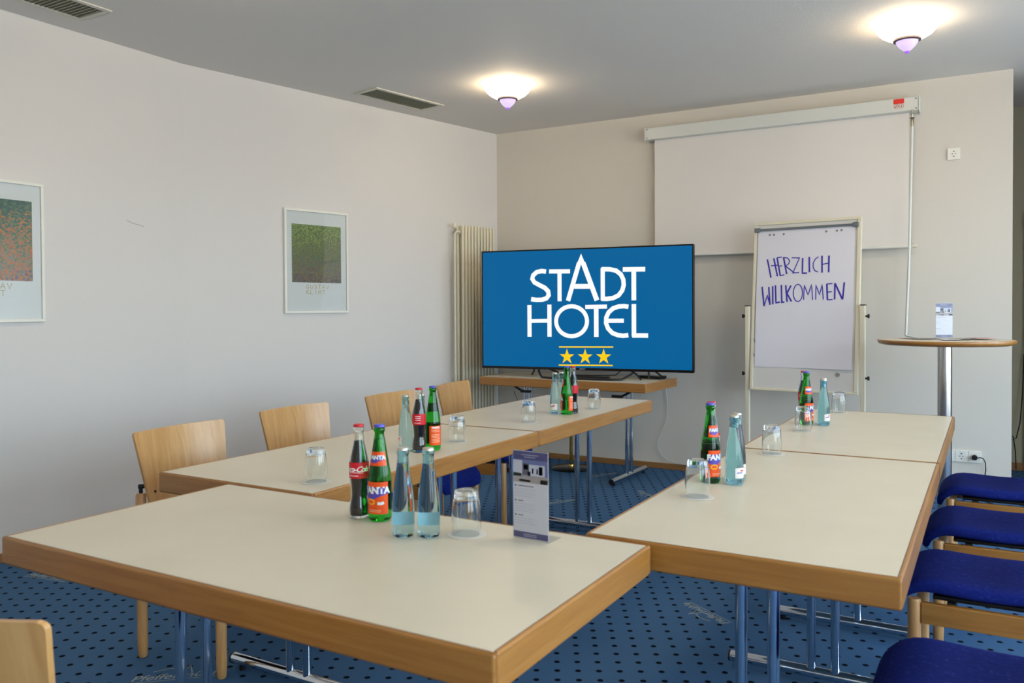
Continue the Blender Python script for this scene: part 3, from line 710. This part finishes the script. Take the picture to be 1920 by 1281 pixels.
MB().tube([(0, 0, 2.46), (-0.018, 0, 1.53), (-0.034, -0.004, 1.085)], 0.0085, 12).build('rod', M['enamel'], ck)
MB().tube([(-0.034, -0.004, 1.088), (-0.036, -0.006, 1.075), (-0.026, -0.01, 1.070), (0.05, -0.03, 1.058), (0.075, -0.035, 1.056)], 0.0070, 10).build('crank_handle', M['enamel'], ck)

# ================================================================== sockets
def socket(parent, x, z, plug=False):
    p = B((x - 0.0375, -0.010, z - 0.0385), (x + 0.0375, 0.0, z + 0.0385)).build('plate', M['frame_white'], parent, bevel=0.002)
    MB().add(*(lambda n=28: ([(x + 0.021 * math.cos(2 * PI * k / n), -0.0102, z + 0.021 * math.sin(2 * PI * k / n)) for k in range(n)] +
             [(x + 0.018 * math.cos(2 * PI * k / n), -0.0085, z + 0.018 * math.sin(2 * PI * k / n)) for k in range(n)],
             [(k, (k + 1) % n, n + (k + 1) % n, n + k) for k in range(n)] + [tuple(range(n, 2 * n))]))()).build('socket_well', mat('well', (196, 192, 180), 0.4), p)
    if not plug:
        for q in (-0.009, 0.009): MB().cyl((x + q, -0.0118, z), (x + q, -0.0095, z), 0.0032, 10).build('hole', M['dark_print'], p)
        for q in (-1, 1): B((x - 0.004, -0.0118, z + q * 0.0165 - 0.003), (x + 0.004, -0.0095, z + q * 0.0165 + 0.003)).build('earth_contact', mat('contact', (90, 84, 76), 0.4, 0.5), p)
    return p
so = empty('wall_socket', (-0.213, BW(-0.213), 0), 0.011); tag(so, 'single white wall socket high on the back wall right of the screen', 'socket', 'wall sockets on the back wall'); socket(so, 0, 2.277)
so = empty('wall_socket', (-0.162, BW(-0.162), 0), 0.011); tag(so, 'row of three white wall sockets low on the wall behind the bar table', 'socket', 'wall sockets on the back wall')
for k in range(3): socket(so, (k - 1) * 0.0765, 0.270, plug=(k == 2))
pg = empty('power_plug', (-0.085, BW(-0.085) - 0.0105, 0.270)); tag(pg, 'black plug in the right socket with a black cord', 'plug')
MB().cyl((0, 0, 0), (0, -0.030, 0), 0.017, 20).build('plug_body', M['black'], pg, bevel=0.002)
MB().tube([(0.010, -0.022, 0), (0.035, -0.026, 0.003), (0.05, -0.02, -0.004), (0.062, -0.016, -0.03), (0.064, -0.016, -0.08), (0.055, -0.016, -0.14), (0.045, -0.02, -0.20), (0.05, -0.05, -0.265), (0.12, -0.20, -0.266)], 0.0035, 8).build('plug_cord', M['black'], pg)

# ================================================================== flipchart
fc = empty('flipchart', (-1.100, 5.82, 0), math.radians(-6)); tag(fc, 'standing flipchart with a handwritten blue welcome on white paper', 'flipchart')
LEAN = math.atan2(0.10, 1.17)
cl, sl = math.cos(LEAN), math.sin(LEAN)
def PB(x, z, d=0.0):     # board plane: z measured up the board from its lower edge
    return (x, z * sl - d * cl, 0.690 + z * cl + 0 * d)
def bbox(x0, x1, z0, z1, d0, d1):
    vs = []
    for z in (z0, z1):
        for (x, d) in ((x0, d0), (x1, d0), (x1, d1), (x0, d1)): vs.append(PB(x, z, d))
    return MB().add(vs, [(0, 3, 2, 1), (4, 5, 6, 7), (0, 1, 5, 4), (1, 2, 6, 5), (2, 3, 7, 6), (3, 0, 4, 7)])
HWB, HB = 0.360, 1.178
bbox(-HWB + 0.01, HWB - 0.01, 0.01, HB - 0.01, 0.0, 0.012).build('board', M['board'], fc)
for q in ((-HWB, HWB, 0, 0.016), (-HWB, HWB, HB - 0.020, HB), (-HWB, -HWB + 0.020, 0.016, HB - 0.020), (HWB - 0.026, HWB, 0.016, HB - 0.020)):
    bbox(*q, -0.006, 0.020).build('board_frame', M['cream'], fc, bevel=0.003)
bbox(-0.335, 0.325, HB - 0.062, HB - 0.046, 0.014, 0.032).build('clamp_bar', M['alu'], fc, bevel=0.003)
for x in (-0.335, 0.325): bbox(x - 0.020, x + 0.020, HB - 0.070, HB - 0.038, 0.012, 0.036).build('clamp_knob', M['alu'], fc, bevel=0.006)
# the paper, slightly waving
PZT = HB - 0.060
pv = []; NX, NZ = 16, 24
def pdep(x, z): return 0.020 + 0.004 * math.sin(3.0 * (z * 2 + x)) * min(1, z * 2) * 0.8 + 0.003 * math.sin(9 * x + 6 * z) * min(1, z * 1.5)
for j in range(NZ + 1):
    for i in range(NX + 1):
        x = -0.325 + 0.65 * i / NX; z = 0.955 * j / NZ; pv.append(PB(x - 0.005, PZT - z, pdep(x, z)))
pf = [(j * (NX + 1) + i, j * (NX + 1) + i + 1, (j + 1) * (NX + 1) + i + 1, (j + 1) * (NX + 1) + i) for j in range(NZ) for i in range(NX)]
pp = MB().add(pv, pf, True).build('paper', M['paper'], fc)
FLIP = [[(-0.2539,-0.2031),(-0.2242,-0.3326)],[(-0.2093,-0.1965),(-0.1787,-0.3244)],[(-0.2283,-0.2494),(-0.1747,-0.2452)],[(-0.1865,-0.1938),(-0.1594,-0.3214)],[(-0.1865,-0.1938),(-0.1525,-0.1904)],[(-0.1792,-0.253),(-0.1487,-0.2515)],[(-0.1594,-0.3214),(-0.1313,-0.314)],[(-0.1412,-0.1919),(-0.1156,-0.3109)],[(-0.139,-0.1942),(-0.1119,-0.1996),(-0.0984,-0.2168),(-0.1038,-0.2392),(-0.125,-0.2544)],[(-0.125,-0.2544),(-0.0979,-0.2753),(-0.0643,-0.303)],[(-0.0851,-0.1982),(-0.0319,-0.2021),(-0.0732,-0.304),(-0.0311,-0.3026)],[(-0.0099,-0.2028),(-0.009,-0.3075),(0.0216,-0.3082)],[(0.0338,-0.1975),(0.038,-0.303)],[(0.0955,-0.1994),(0.0752,-0.2131),(0.0613,-0.2404),(0.0616,-0.2703),(0.0737,-0.2927),(0.0942,-0.302)],[(0.118,-0.1924),(0.1211,-0.3081)],[(0.1639,-0.1939),(0.1637,-0.3068)],[(0.1185,-0.253),(0.1643,-0.2432)],[(-0.2849,-0.3946),(-0.2665,-0.5321)],[(-0.2665,-0.5321),(-0.2463,-0.4544),(-0.2251,-0.5229)],[(-0.2375,-0.3974),(-0.2251,-0.5229)],[(-0.2101,-0.392),(-0.2057,-0.5195)],[(-0.1907,-0.3866),(-0.1841,-0.5081),(-0.1569,-0.5036)],[(-0.1499,-0.3849),(-0.1433,-0.5059),(-0.1253,-0.5037)],[(-0.1195,-0.3875),(-0.1074,-0.5026)],[(-0.0836,-0.3902),(-0.1101,-0.444),(-0.0772,-0.5004)],[(-0.0047,-0.4425),(-0.0068,-0.4651),(-0.0133,-0.4843),(-0.0232,-0.4971),(-0.035,-0.5016),(-0.0469,-0.497),(-0.0571,-0.4841),(-0.064,-0.4648),(-0.0665,-0.442),(-0.0643,-0.4193),(-0.0578,-0.4001),(-0.0478,-0.3874),(-0.036,-0.383),(-0.0241,-0.3877),(-0.014,-0.4006),(-0.0072,-0.4199),(-0.0047,-0.4425)],[(0.0034,-0.4894),(0.0059,-0.3891),(0.0316,-0.4561),(0.0549,-0.3875),(0.0623,-0.4918)],[(0.0828,-0.4896),(0.0831,-0.3901),(0.1073,-0.4566),(0.1239,-0.3885),(0.1322,-0.4898)],[(0.1538,-0.3856),(0.1589,-0.492)],[(0.1516,-0.3855),(0.1898,-0.3828)],[(0.1563,-0.4404),(0.186,-0.4374)],[(0.1578,-0.492),(0.1928,-0.4899)],[(0.2054,-0.49),(0.2056,-0.3808)],[(0.2056,-0.3808),(0.2557,-0.4901)],[(0.2557,-0.4901),(0.2652,-0.3762)]]
def fpt(x, z): return PB(x - 0.005, PZT + z, pdep(x, -z) + 0.0012)
hwr = MB(); rnd = random.Random(3)
def dense(pts):
    out = []
    for i in range(len(pts) - 1):
        (x0, z0), (x1, z1) = pts[i], pts[i + 1]; n = max(1, int(math.hypot(x1 - x0, z1 - z0) / 0.02))
        for k in range(n): out.append((x0 + (x1 - x0) * k / n, z0 + (z1 - z0) * k / n))
    out.append(pts[-1]); return out
for sk in FLIP:
    dx = abs(sk[-1][0] - sk[0][0]); dz = abs(sk[-1][1] - sk[0][1])
    wd = 0.0108 if (dz > 1.5 * dx and len(sk) < 4) else (0.0065 if len(sk) > 3 else 0.0075)
    hwr.ribbon(dense(sk), wd, fpt)
hwr.build('handwriting', M['ink'], pp)
hp = MB()
for (x, z) in ((-0.2426, -0.030), (-0.2128, -0.031), (-0.1447, -0.031), (0.1412, -0.029), (0.21, -0.028), (0.2393, -0.027)):
    hp.ribbon([(x + 0.005 * math.cos(k * PI / 5), z + 0.005 * math.sin(k * PI / 5)) for k in range(11)], 0.004, fpt, closed=True)
hp.build('punched_hole', M['dark_print'], pp)
for (x, z, lb) in ((-0.344, -0.774, 'upper grey magnet at the left edge of the flipchart paper'), (-0.346, -0.876, 'lower grey magnet at the left edge of the flipchart paper'), (0.2306, -0.990, 'grey magnet on the bare board below the flipchart paper')):
    p = Vector(PB(x, PZT + z, 0.0125)); q = Vector(PB(x, PZT + z, 0.019))
    R6 = Matrix.Rotation(math.radians(-6), 3, 'Z')
    p = R6 @ p + Vector((-1.100, 5.82, 0)); q = R6 @ q + Vector((-1.100, 5.82, 0))
    tag(MB().cyl(p, q, 0.014, 24).build('magnet', M['magnet'], bevel=0.0015), lb, 'magnet', 'grey magnets on the flipchart')
for s in (-1, 1):
    x = s * 0.385
    po = B((x - 0.014, 0.0, 0.03), (x + 0.014, 0.03, 1.275)).build('post', M['cream'], fc, bevel=0.003)
    B((x - 0.016, -0.002, 1.275), (x + 0.016, 0.032, 1.281)).build('post_cap', M['black'], po)
    for z in (1.205, 0.80):
        k = MB().cyl((x + s * 0.014, 0.015, z), (x + s * 0.028, 0.015, z), 0.006, 12); k.cyl((x + s * 0.028, 0.015, z), (x + s * 0.038, 0.015, z), 0.014, 14)
        k.build('clamp_screw', M['black'], po, bevel=0.001)
    B((x - 0.016, -0.30, 0.02), (x + 0.016, 0.28, 0.045)).build('foot', M['cream'], fc, bevel=0.004)
    for y in (-0.28, 0.26): MB().cyl((x, y, 0.0), (x, y, 0.02), 0.018, 14).build('foot_pad', M['black'], fc)
B((-0.371, 0.008, 0.16), (0.371, 0.022, 0.19)).build('cross_brace', M['cream'], fc, bevel=0.002)

# ================================================================== round bar table
bt = empty('bar_table', (-0.226, 5.377, 0)); tag(bt, 'tall round bar table with a cream top and a thick steel column', 'table')
R_T = 0.357
MB().lathe([(0, 1.0725), (R_T - 0.006, 1.0725), (R_T - 0.006, 1.066), (0, 1.066)], 96).build('tabletop', M['laminate'], bt)
MB().lathe([(0, 1.0655), (R_T - 0.0062, 1.0655), (R_T - 0.0062, 1.0728), (R_T - 0.002, 1.0728), (R_T, 1.070), (R_T, 1.060), (R_T - 0.008, 1.050), (R_T - 0.03, 1.0435), (0, 1.0435)], 96).build('edge_band', M['beech_x'], bt)
MB().cyl((0, 0, 0.03), (0, 0, 1.045), 0.038, 40).build('column', M['steel'], bt)
MB().lathe([(0, 0), (0.225, 0), (0.225, 0.008), (0.20, 0.018), (0.06, 0.034), (0.038, 0.04), (0, 0.04)], 56).build('base', M['steel'], bt)
BROCH = [(-0.40, 5.46, 20, (90, 58, 52), 'reddish leaflet at the left of the fan on the bar table'), (-0.33, 5.42, -12, (58, 56, 50), 'dark leaflet left of the standing card on the bar table'),
         (-0.20, 5.33, 8, (196, 194, 206), 'pale leaflet in front of the standing card on the bar table'), (-0.12, 5.40, -25, (98, 92, 80), 'olive leaflet right of the standing card on the bar table'),
         (-0.04, 5.47, 15, (170, 120, 118), 'pinkish leaflet at the right of the fan on the bar table')]
for i, (x, y, a, rgb, lb) in enumerate(BROCH):
    o = empty('leaflet', (x, y, 1.0730 + 0.0016 * i), math.radians(a)); tag(o, lb, 'leaflet', 'leaflets fanned on the bar table')
    B((-0.05, -0.10, 0), (0.05, 0.10, 0.0012)).build('cover', mat('leaflet_cover', rgb, 0.35), o)
    B((-0.045, -0.095, 0.0012), (0.045, -0.03, 0.0014)).build('printed_panel', mat('leaflet_panel', tuple(min(255, int(c_ * 1.3) + 20) for c_ in rgb), 0.35), o)

# ================================================================== leaflet cards in clear stands
def card_stand():
    t = empty('leaflet_stand'); hw_ = 0.0475; hc = 0.203
    B((-hw_, -0.0020, 0.0), (hw_, -0.0006, hc)).build('front_sheet', M['acrylic'], t)
    B((-hw_, 0.0006, 0.002), (hw_, 0.0020, hc)).build('back_sheet', M['acrylic'], t)
    B((-hw_, 0.002, 0.0), (hw_, 0.055, 0.0018)).build('foot_plate', M['acrylic'], t)
    pa = B((-hw_ + 0.001, -0.0005, 0.003), (hw_ - 0.001, 0.0005, hc - 0.001)).build('paper', M['leaf_white'], t)
    q = lambda n_, x0, z0, x1, z1, m_, d=0.0: MB().add([(x0, -0.00056 - d, z0), (x1, -0.00056 - d, z0), (x1, -0.00056 - d, z1), (x0, -0.00056 - d, z1)], [(0, 1, 2, 3)]).build(n_, m_, pa)
    a = hw_ - 0.0015
    q('header_band', -a, 0.182, a, 0.201, M['leaf_navy']); q('footer_band', -a, 0.004, a, 0.018, M['leaf_navy'])
    for z, wl in ((0.193, 0.045), (0.188, 0.030), (0.0125, 0.035), (0.0085, 0.034)): q('title_line', -0.002 - wl / 2, z - 0.0009, -0.002 + wl / 2, z + 0.0009, M['leaf_grey'], 2e-5)
    q('photo', -a, 0.130, a, 0.182, M['p_sky'])
    for (x0, z0, x1, z1, m_) in ((-a, 0.148, -0.022, 0.180, 'p_house'), (-0.022, 0.148, -0.004, 0.174, 'p_shade'), (-0.018, 0.160, -0.006, 0.171, 'p_house'), (-0.004, 0.147, 0.038, 0.172, 'p_house'), (0.004, 0.152, 0.008, 0.164, 'p_shade'), (0.016, 0.152, 0.020, 0.163, 'p_shade'),
                                 (0.022, 0.150, 0.032, 0.169, 'p_green'), (-0.008, 0.146, 0.000, 0.156, 'p_green'), (-a, 0.144, -0.024, 0.151, 'p_green'), (-a, 0.130, a, 0.147, 'p_road'), (0.026, 0.130, a, 0.140, 'p_shade'), (-0.030, 0.132, 0.0, 0.137, 'p_shade')):
        q('photo_patch', x0, z0, x1, z1, M[m_], 3e-5)
    for zt_, n_ in ((0.122, 4), (0.088, 4), (0.055, 3)):
        MB().cyl((-0.040, -0.00056, zt_), (-0.040, -0.0007, zt_), 0.0022, 12).build('bullet', M['leaf_navy'], pa)
        q('title_line', -0.034, zt_ - 0.001, -0.034 + (0.042 if n_ == 4 and zt_ > 0.1 else 0.014), zt_ + 0.001, M['p_shade'], 1e-5)
        for k in range(n_): q('text_line', -0.042, zt_ - 0.0075 - k * 0.0055, 0.014 - 0.004 * (k % 2), zt_ - 0.0068 - k * 0.0055, M['leaf_grey'])
    return t
card = card_stand(); card.location = (-0.8955, 1.6245, 0.7402); card.rotation_euler = (0, 0, -0.06); tag(card, 'clear stand with a violet-headed hotel leaflet on the front table', 'leaflet stand', 'standing leaflet cards')
c2 = copy_tree(card, loc=(-0.232, 5.42, 1.0815), rz=0.42); tag(c2, 'clear stand with a violet-headed leaflet on the bar table', 'leaflet stand', 'standing leaflet cards')

# ================================================================== bottles and tumblers
def arc_patch(mb, prof, a0, a1, d, n=14):
    """patch of a lathe profile [(r,z)...] between azimuths a0..a1, raised by d"""
    vs = []; m_ = len(prof)
    for k in range(n + 1):
        t = a0 + (a1 - a0) * k / n
        for (r, z) in prof: vs.append(((r + d) * math.cos(t), (r + d) * math.sin(t), z))
    return mb.add(vs, [(k * m_ + j, (k + 1) * m_ + j, (k + 1) * m_ + j + 1, k * m_ + j + 1) for k in range(n) for j in range(m_ - 1)], True)
def rad_at(prof, z):
    for (r0, z0), (r1, z1) in zip(prof, prof[1:]):
        if z0 <= z <= z1: return r0 + (r1 - r0) * ((z - z0) / (z1 - z0) if z1 > z0 else 0)
    return prof[-1][0]
def wrap(prof, d, a0=0.0, zc=0.0):
    r0 = rad_at(prof, zc)
    return lambda x, z: ((rad_at(prof, zc + z) + d) * math.cos(a0 + x / r0), (rad_at(prof, zc + z) + d) * math.sin(a0 + x / r0), zc + z)
def panel(mb, top, bot, fn, n=14):
    """curved flat print between two polylines top and bot, sampled in x so that it follows the bottle"""
    def at(pl, x):
        for (x0, z0), (x1, z1) in zip(pl, pl[1:]):
            if x0 <= x <= x1: return z0 + (z1 - z0) * (x - x0) / (x1 - x0)
        return pl[-1][1]
    xa, xb = top[0][0], top[-1][0]; vs = []
    for k in range(n + 1):
        x = xa + (xb - xa) * k / n; vs += [fn(x, at(top, x)), fn(x, at(bot, x))]
    return mb.add(vs, [(2 * k, 2 * k + 1, 2 * k + 3, 2 * k + 2) for k in range(n)])
def den(pts, st=0.003):
    out = []
    for (x0, z0), (x1, z1) in zip(pts, pts[1:]):
        n = max(1, int(math.hypot(x1 - x0, z1 - z0) / st)); out += [(x0 + (x1 - x0) * k / n, z0 + (z1 - z0) * k / n) for k in range(n)]
    return out + [pts[-1]]
def smooth_prof(p, n=3):
    out = []
    for i in range(len(p) - 1):
        p0 = p[max(i - 1, 0)]; p1 = p[i]; p2 = p[i + 1]; p3 = p[min(i + 2, len(p) - 1)]
        for k in range(n):
            t = k / n; f_ = lambda a, b_, c_, d_: 0.5 * ((2 * b_) + (-a + c_) * t + (2 * a - 5 * b_ + 4 * c_ - d_) * t * t + (-a + 3 * b_ - 3 * c_ + d_) * t ** 3)
            out.append((f_(p0[0], p1[0], p2[0], p3[0]), p1[1] + (p2[1] - p1[1]) * t))
    out.append(p[-1]); return out
def cap(t, z0, m_, r=0.0132):
    prof = [(r * 0.93, z0), (r * 1.03, z0 + 0.001), (r, z0 + 0.0045), (r * 0.93, z0 + 0.0065), (r * 0.55, z0 + 0.0072), (0, z0 + 0.0074)]
    MB().lathe(prof, 63, wob=lambda j, a: (0.035 * math.cos(21 * a) if j < 2 else 0)).build('crown_cap', m_, t)
def seg(prof, z0, z1):
    return [(rad_at(prof, z0), z0)] + [(r, z) for r, z in prof if z0 < z < z1] + [(rad_at(prof, z1), z1)]
def shell(prof, th, zb, ztop):
    inner = [(max(r - th, 0.002), z) for r, z in prof if z >= zb and z <= ztop]
    return [(0, prof[0][1] + 0.002)] + [(prof[0][0] * 0.8, prof[0][1] + 0.001)] + prof + list(reversed(inner)) + [(0, inner[0][1])]

# --- cola
CP = smooth_prof([(0.0215, 0.0), (0.0245, 0.004), (0.0262, 0.014), (0.0260, 0.026), (0.0235, 0.042), (0.0212, 0.057), (0.0220, 0.075), (0.0240, 0.098), (0.0246, 0.120), (0.0243, 0.142), (0.0215, 0.158), (0.0180, 0.174), (0.0150, 0.188), (0.0132, 0.202), (0.0125, 0.216), (0.0142, 0.220), (0.0142, 0.224), (0.0126, 0.228)])
def cola():
    t = empty('cola_bottle')
    MB().lathe(shell(CP, 0.0022, 0.006, 0.228), 36).build('glass_body', M['glass'], t)
    inn = [(0, 0.0065)] + [(max(r - 0.0024, 0.001), z) for r, z in CP if 0.0065 < z < 0.196]; inn.append((0, inn[-1][1]))
    MB().lathe(inn, 32).build('drink', M['cola'], t)
    lab = arc_patch(MB(), seg(CP, 0.101, 0.141), -PI, PI, 0.0004, 40).build('label', M['lab_red'], t)
    for a0 in (0.0, PI):
        tx = MB(); f_ = wrap(CP, 0.0010, a0, 0.124)
        if a0 == 0.0:
            put_text(tx, 'Coca-Cola', 0.0190, f_, shear=0.4, offset=0.0003, spacing=0.86)
            tx.ribbon(den([(-0.024, -0.004), (-0.014, -0.0088), (0.004, -0.0078), (0.022, -0.0088)]), 0.0013, f_)
        else:
            for k in range(3): tx.ribbon(den([(-0.010, 0.008 - 0.007 * k), (0.010, 0.008 - 0.007 * k)]), 0.0024, f_)
        f2_ = wrap(CP, 0.0010, a0, 0.108); tx.ribbon(den([(-0.016, 0), (0.010, 0)]), 0.0014, f2_)
        tx.build('label_print', M['lab_white'], lab)
    cap(t, 0.2285, M['cap_red']); return t
# --- orange soda
FP = smooth_prof([(0.0240, 0.0), (0.0275, 0.003), (0.0290, 0.009), (0.0290, 0.040), (0.0290, 0.098), (0.0285, 0.106), (0.0268, 0.120), (0.0238, 0.138), (0.0205, 0.158), (0.0172, 0.180), (0.0145, 0.198), (0.0125, 0.210), (0.0120, 0.219), (0.0142, 0.222), (0.0142, 0.227), (0.0126, 0.231)])
def filled(prof, level, th=0.0022):
    inner = [(max(r - th, 0.002), z) for r, z in prof if z > level]
    return [(0, 0.002), (prof[0][0] * 0.8, 0.001)] + prof + list(reversed(inner)) + [(0, inner[0][1])]
def soda():
    t = empty('orange_soda_bottle')
    MB().lathe(filled(FP, 0.200), 36).build('glass_body', M['green_glass'], t)
    la = math.radians(62)
    lab = arc_patch(MB(), seg(FP, 0.020, 0.099), -la, la, 0.0004, 24).build('front_label', M['lab_orange'], t)
    lb2 = arc_patch(MB(), seg(FP, 0.020, 0.092), PI - la * 0.8, PI + la * 0.8, 0.0004, 20).build('back_label', M['lab_orange'], t)
    nk = arc_patch(MB(), seg(FP, 0.138, 0.172), -la * 1.05, la * 1.05, 0.0004, 20).build('neck_label', M['lab_orange'], t)
    for (par, zc, sz) in ((lab, 0.078, 0.0225), (nk, 0.158, 0.0135)):
        f_ = wrap(FP, 0.0007, 0.0, zc); k = sz / 0.0205
        panel(MB(), [(-0.0285 * k, 0.009 * k), (0.0285 * k, 0.006 * k)], [(-0.0285 * k, -0.016 * k), (-0.008 * k, -0.021 * k), (0.008 * k, -0.013 * k), (0.0285 * k, -0.007 * k)], f_, 20).build('logo_panel', M['lab_violet'], par)
        put_text(MB(), 'FANTA', sz, wrap(FP, 0.0013, 0.0, zc), offset=0.0011 * k, spacing=0.98).build('logo_lettering', M['lab_white'], par)
    f_ = wrap(FP, 0.0008, 0.0, 0.046); MB().ribbon([(-0.014 + 0.010 * math.cos(k * PI / 8), 0.004 + 0.006 * math.sin(k * PI / 8)) for k in range(17)], 0.004, f_).build('fruit_print', mat('fruit_orange', (250, 170, 30), 0.4), lab)
    MB().ribbon(den([(0.004, 0.001), (0.012, 0.0), (0.020, 0.002)]), 0.007, f_).build('white_badge', M['lab_white'], lab)
    tl = MB()
    for zc in (0.030, 0.026): tl.ribbon(den([(-0.020, zc - 0.046), (0.012, zc - 0.046)]), 0.0014, f_)
    tl.build('small_print', M['lab_pale'], lab)
    tl = MB(); fb2 = wrap(FP, 0.0008, PI, 0.056)
    for k in range(9):
        if k != 2: tl.ribbon(den([(-0.017, 0.020 - 0.0055 * k), (0.017, 0.020 - 0.0055 * k)]), 0.0020, fb2)
    tl.build('small_print', M['lab_pale'], lb2)
    put_text(MB(), 'FANTA', 0.010, wrap(FP, 0.0010, PI, 0.085), offset=0.0006).build('logo_lettering', M['lab_white'], lb2)
    cap(t, 0.2315, M['cap_blue']); return t
# --- water
WP = smooth_prof([(0.0205, 0.0), (0.0240, 0.002), (0.0258, 0.008), (0.0262, 0.020), (0.0262, 0.060), (0.0255, 0.078), (0.0240, 0.096), (0.0215, 0.116), (0.0185, 0.136), (0.0160, 0.152), (0.0143, 0.166), (0.0133, 0.178), (0.0128, 0.188), (0.0142, 0.191), (0.0142, 0.1955), (0.0126, 0.199)])
def water():
    t = empty('water_bottle')
    MB().lathe(filled(WP, 0.166), 40).build('glass_body', M['water_glass'], t)
    la = math.radians(42)
    lab = arc_patch(MB(), seg(WP, 0.022, 0.052), -la, la, 0.0005, 16).build('label', mat('water_label', (226, 220, 214), 0.45), t)
    f_ = wrap(WP, 0.0009, 0.0, 0.038)
    MB().ribbon(den([(-0.004, 0.006), (0.010, 0.006)]), 0.004, f_).build('red_print', M['red'], lab)
    MB().ribbon(den([(-0.014, 0.0), (0.004, 0.0)]), 0.003, f_).build('blue_print', M['lab_violet'], lab)
    cap(t, 0.1985, M['cap_silver']); return t
# --- tumbler upside down
def tumbler():
    t = empty('tumbler')
    out_ = smooth_prof([(0.0318, 0.0), (0.0336, 0.020), (0.0345, 0.040), (0.0332, 0.064), (0.0300, 0.086), (0.0274, 0.097)], 3)
    inn = smooth_prof([(0.0302, 0.0), (0.0320, 0.020), (0.0329, 0.040), (0.0315, 0.063), (0.0280, 0.083), (0.0236, 0.090)], 3)
    prof = out_ + [(0.0256, 0.1016), (0.0220, 0.1030), (0.018, 0.1020), (0, 0.1012)]
    prof = [(0, 0.0905), (0.012, 0.0903)] + list(reversed(inn)) + [(0.0310, -0.0)] + prof
    MB().lathe(prof, 40).build('glass_body', M['glass'], t); return t

protos = {'cola': cola(), 'soda': soda(), 'water': water(), 'glass': tumbler()}
used = set()
WHERE = {1: 'on the front table', 2: 'on the left row table nearest the front', 3: 'on the far left table before the television', 4: 'on the near right table', 5: 'on the far right table before the flipchart'}
def cz(x, y): return math.degrees(math.atan2(-y, -x))
def place(kind, x, y, yaw, label, cat, group):
    p = protos[kind]
    o = copy_tree(p) if kind in used else p; used.add(kind)
    o.location = (x, y, 0.7400 + (0.0012 if kind == 'glass' else 0.0002)); o.rotation_euler = (0, 0, math.radians(cz(x, y) + yaw)); tag(o, label, cat, group)
for i, (x, y, a) in enumerate([(-1.379, 1.604, -28), (-1.819, 2.451, 170), (-1.8095, 3.7295, 150), (-0.741, 2.499, 20), (-0.730, 3.896, 20)]):
    place('cola', x, y, a, 'red-capped cola bottle ' + WHERE[i + 1], 'bottle', 'cola bottles on the tables')
for i, (x, y, a) in enumerate([(-1.315, 1.607, -20), (-1.800, 2.512, -158), (-1.817, 3.673, -112), (-0.726, 2.438, 50), (-0.708, 3.837, 50)]):
    place('soda', x, y, a, 'green orange-labelled soda bottle ' + WHERE[i + 1], 'bottle', 'orange soda bottles on the tables')
WB = [(-1.172, 1.516, 185, 'left one of two blue water bottles on the front table'), (-1.118, 1.541, 175, 'right one of two blue water bottles, beside the tumbler on the front table'),
      (-1.890, 2.463, -75, 'blue water bottle left of the cola bottle on the second left table'), (-1.862, 2.522, 180, 'blue water bottle mostly hidden behind the cola on the second left table'),
      (-1.878, 3.665, -20, 'left blue water bottle on the far left table below the television'), (-1.871, 3.721, 180, 'right blue water bottle on the far left table, half behind its neighbour'),
      (-0.655, 2.440, 48, 'front blue water bottle on the near right table'), (-0.6625, 2.499, 30, 'rear blue water bottle on the near right table'),
      (-0.638, 3.852, 50, 'front blue water bottle on the far right table'), (-0.648, 3.910, 50, 'rear blue water bottle on the far right table')]
for (x, y, a, lb) in WB: place('water', x, y, a, lb, 'bottle', 'blue water bottles on the tables')
GL = [(-1.053, 1.600, 'upturned tumbler between the water bottles and the leaflet stand'), (-1.777, 1.869, 'upturned tumbler alone near the front corner of the left row'),
      (-1.827, 2.713, 'upturned tumbler right of the soda bottle on the second left table'), (-1.850, 3.339, 'upturned tumbler left of the bottles on the far left table'),
      (-1.789, 3.937, 'upturned tumbler right of the bottles on the far left table'), (-0.700, 2.229, 'nearest upturned tumbler on the right row, left of the soda bottle'),
      (-0.674, 3.011, 'upturned tumbler standing by the seam of the right tables'), (-0.684, 3.637, 'upturned tumbler before the soda bottle on the far right table'), (-0.650, 4.360, 'farthest upturned tumbler at the end of the right row')]
cst = None
for (x, y, lb) in GL:
    place('glass', x, y, 0, lb, 'tumbler', 'upturned tumblers on the tables')
    if cst is None: cst = MB().lathe([(0, 0), (0.045, 0), (0.0455, 0.0005), (0.045, 0.001), (0, 0.001)], 40).build('paper_coaster', M['coaster']); o = cst
    else: o = cst.copy(); col.objects.link(o)
    o.location = (x, y, 0.7401); tag(o, 'round white coaster under the ' + lb.replace('upturned ', '').replace('the bottles ', 'bottles ').split(',')[0], 'coaster', 'round coasters under the tumblers')
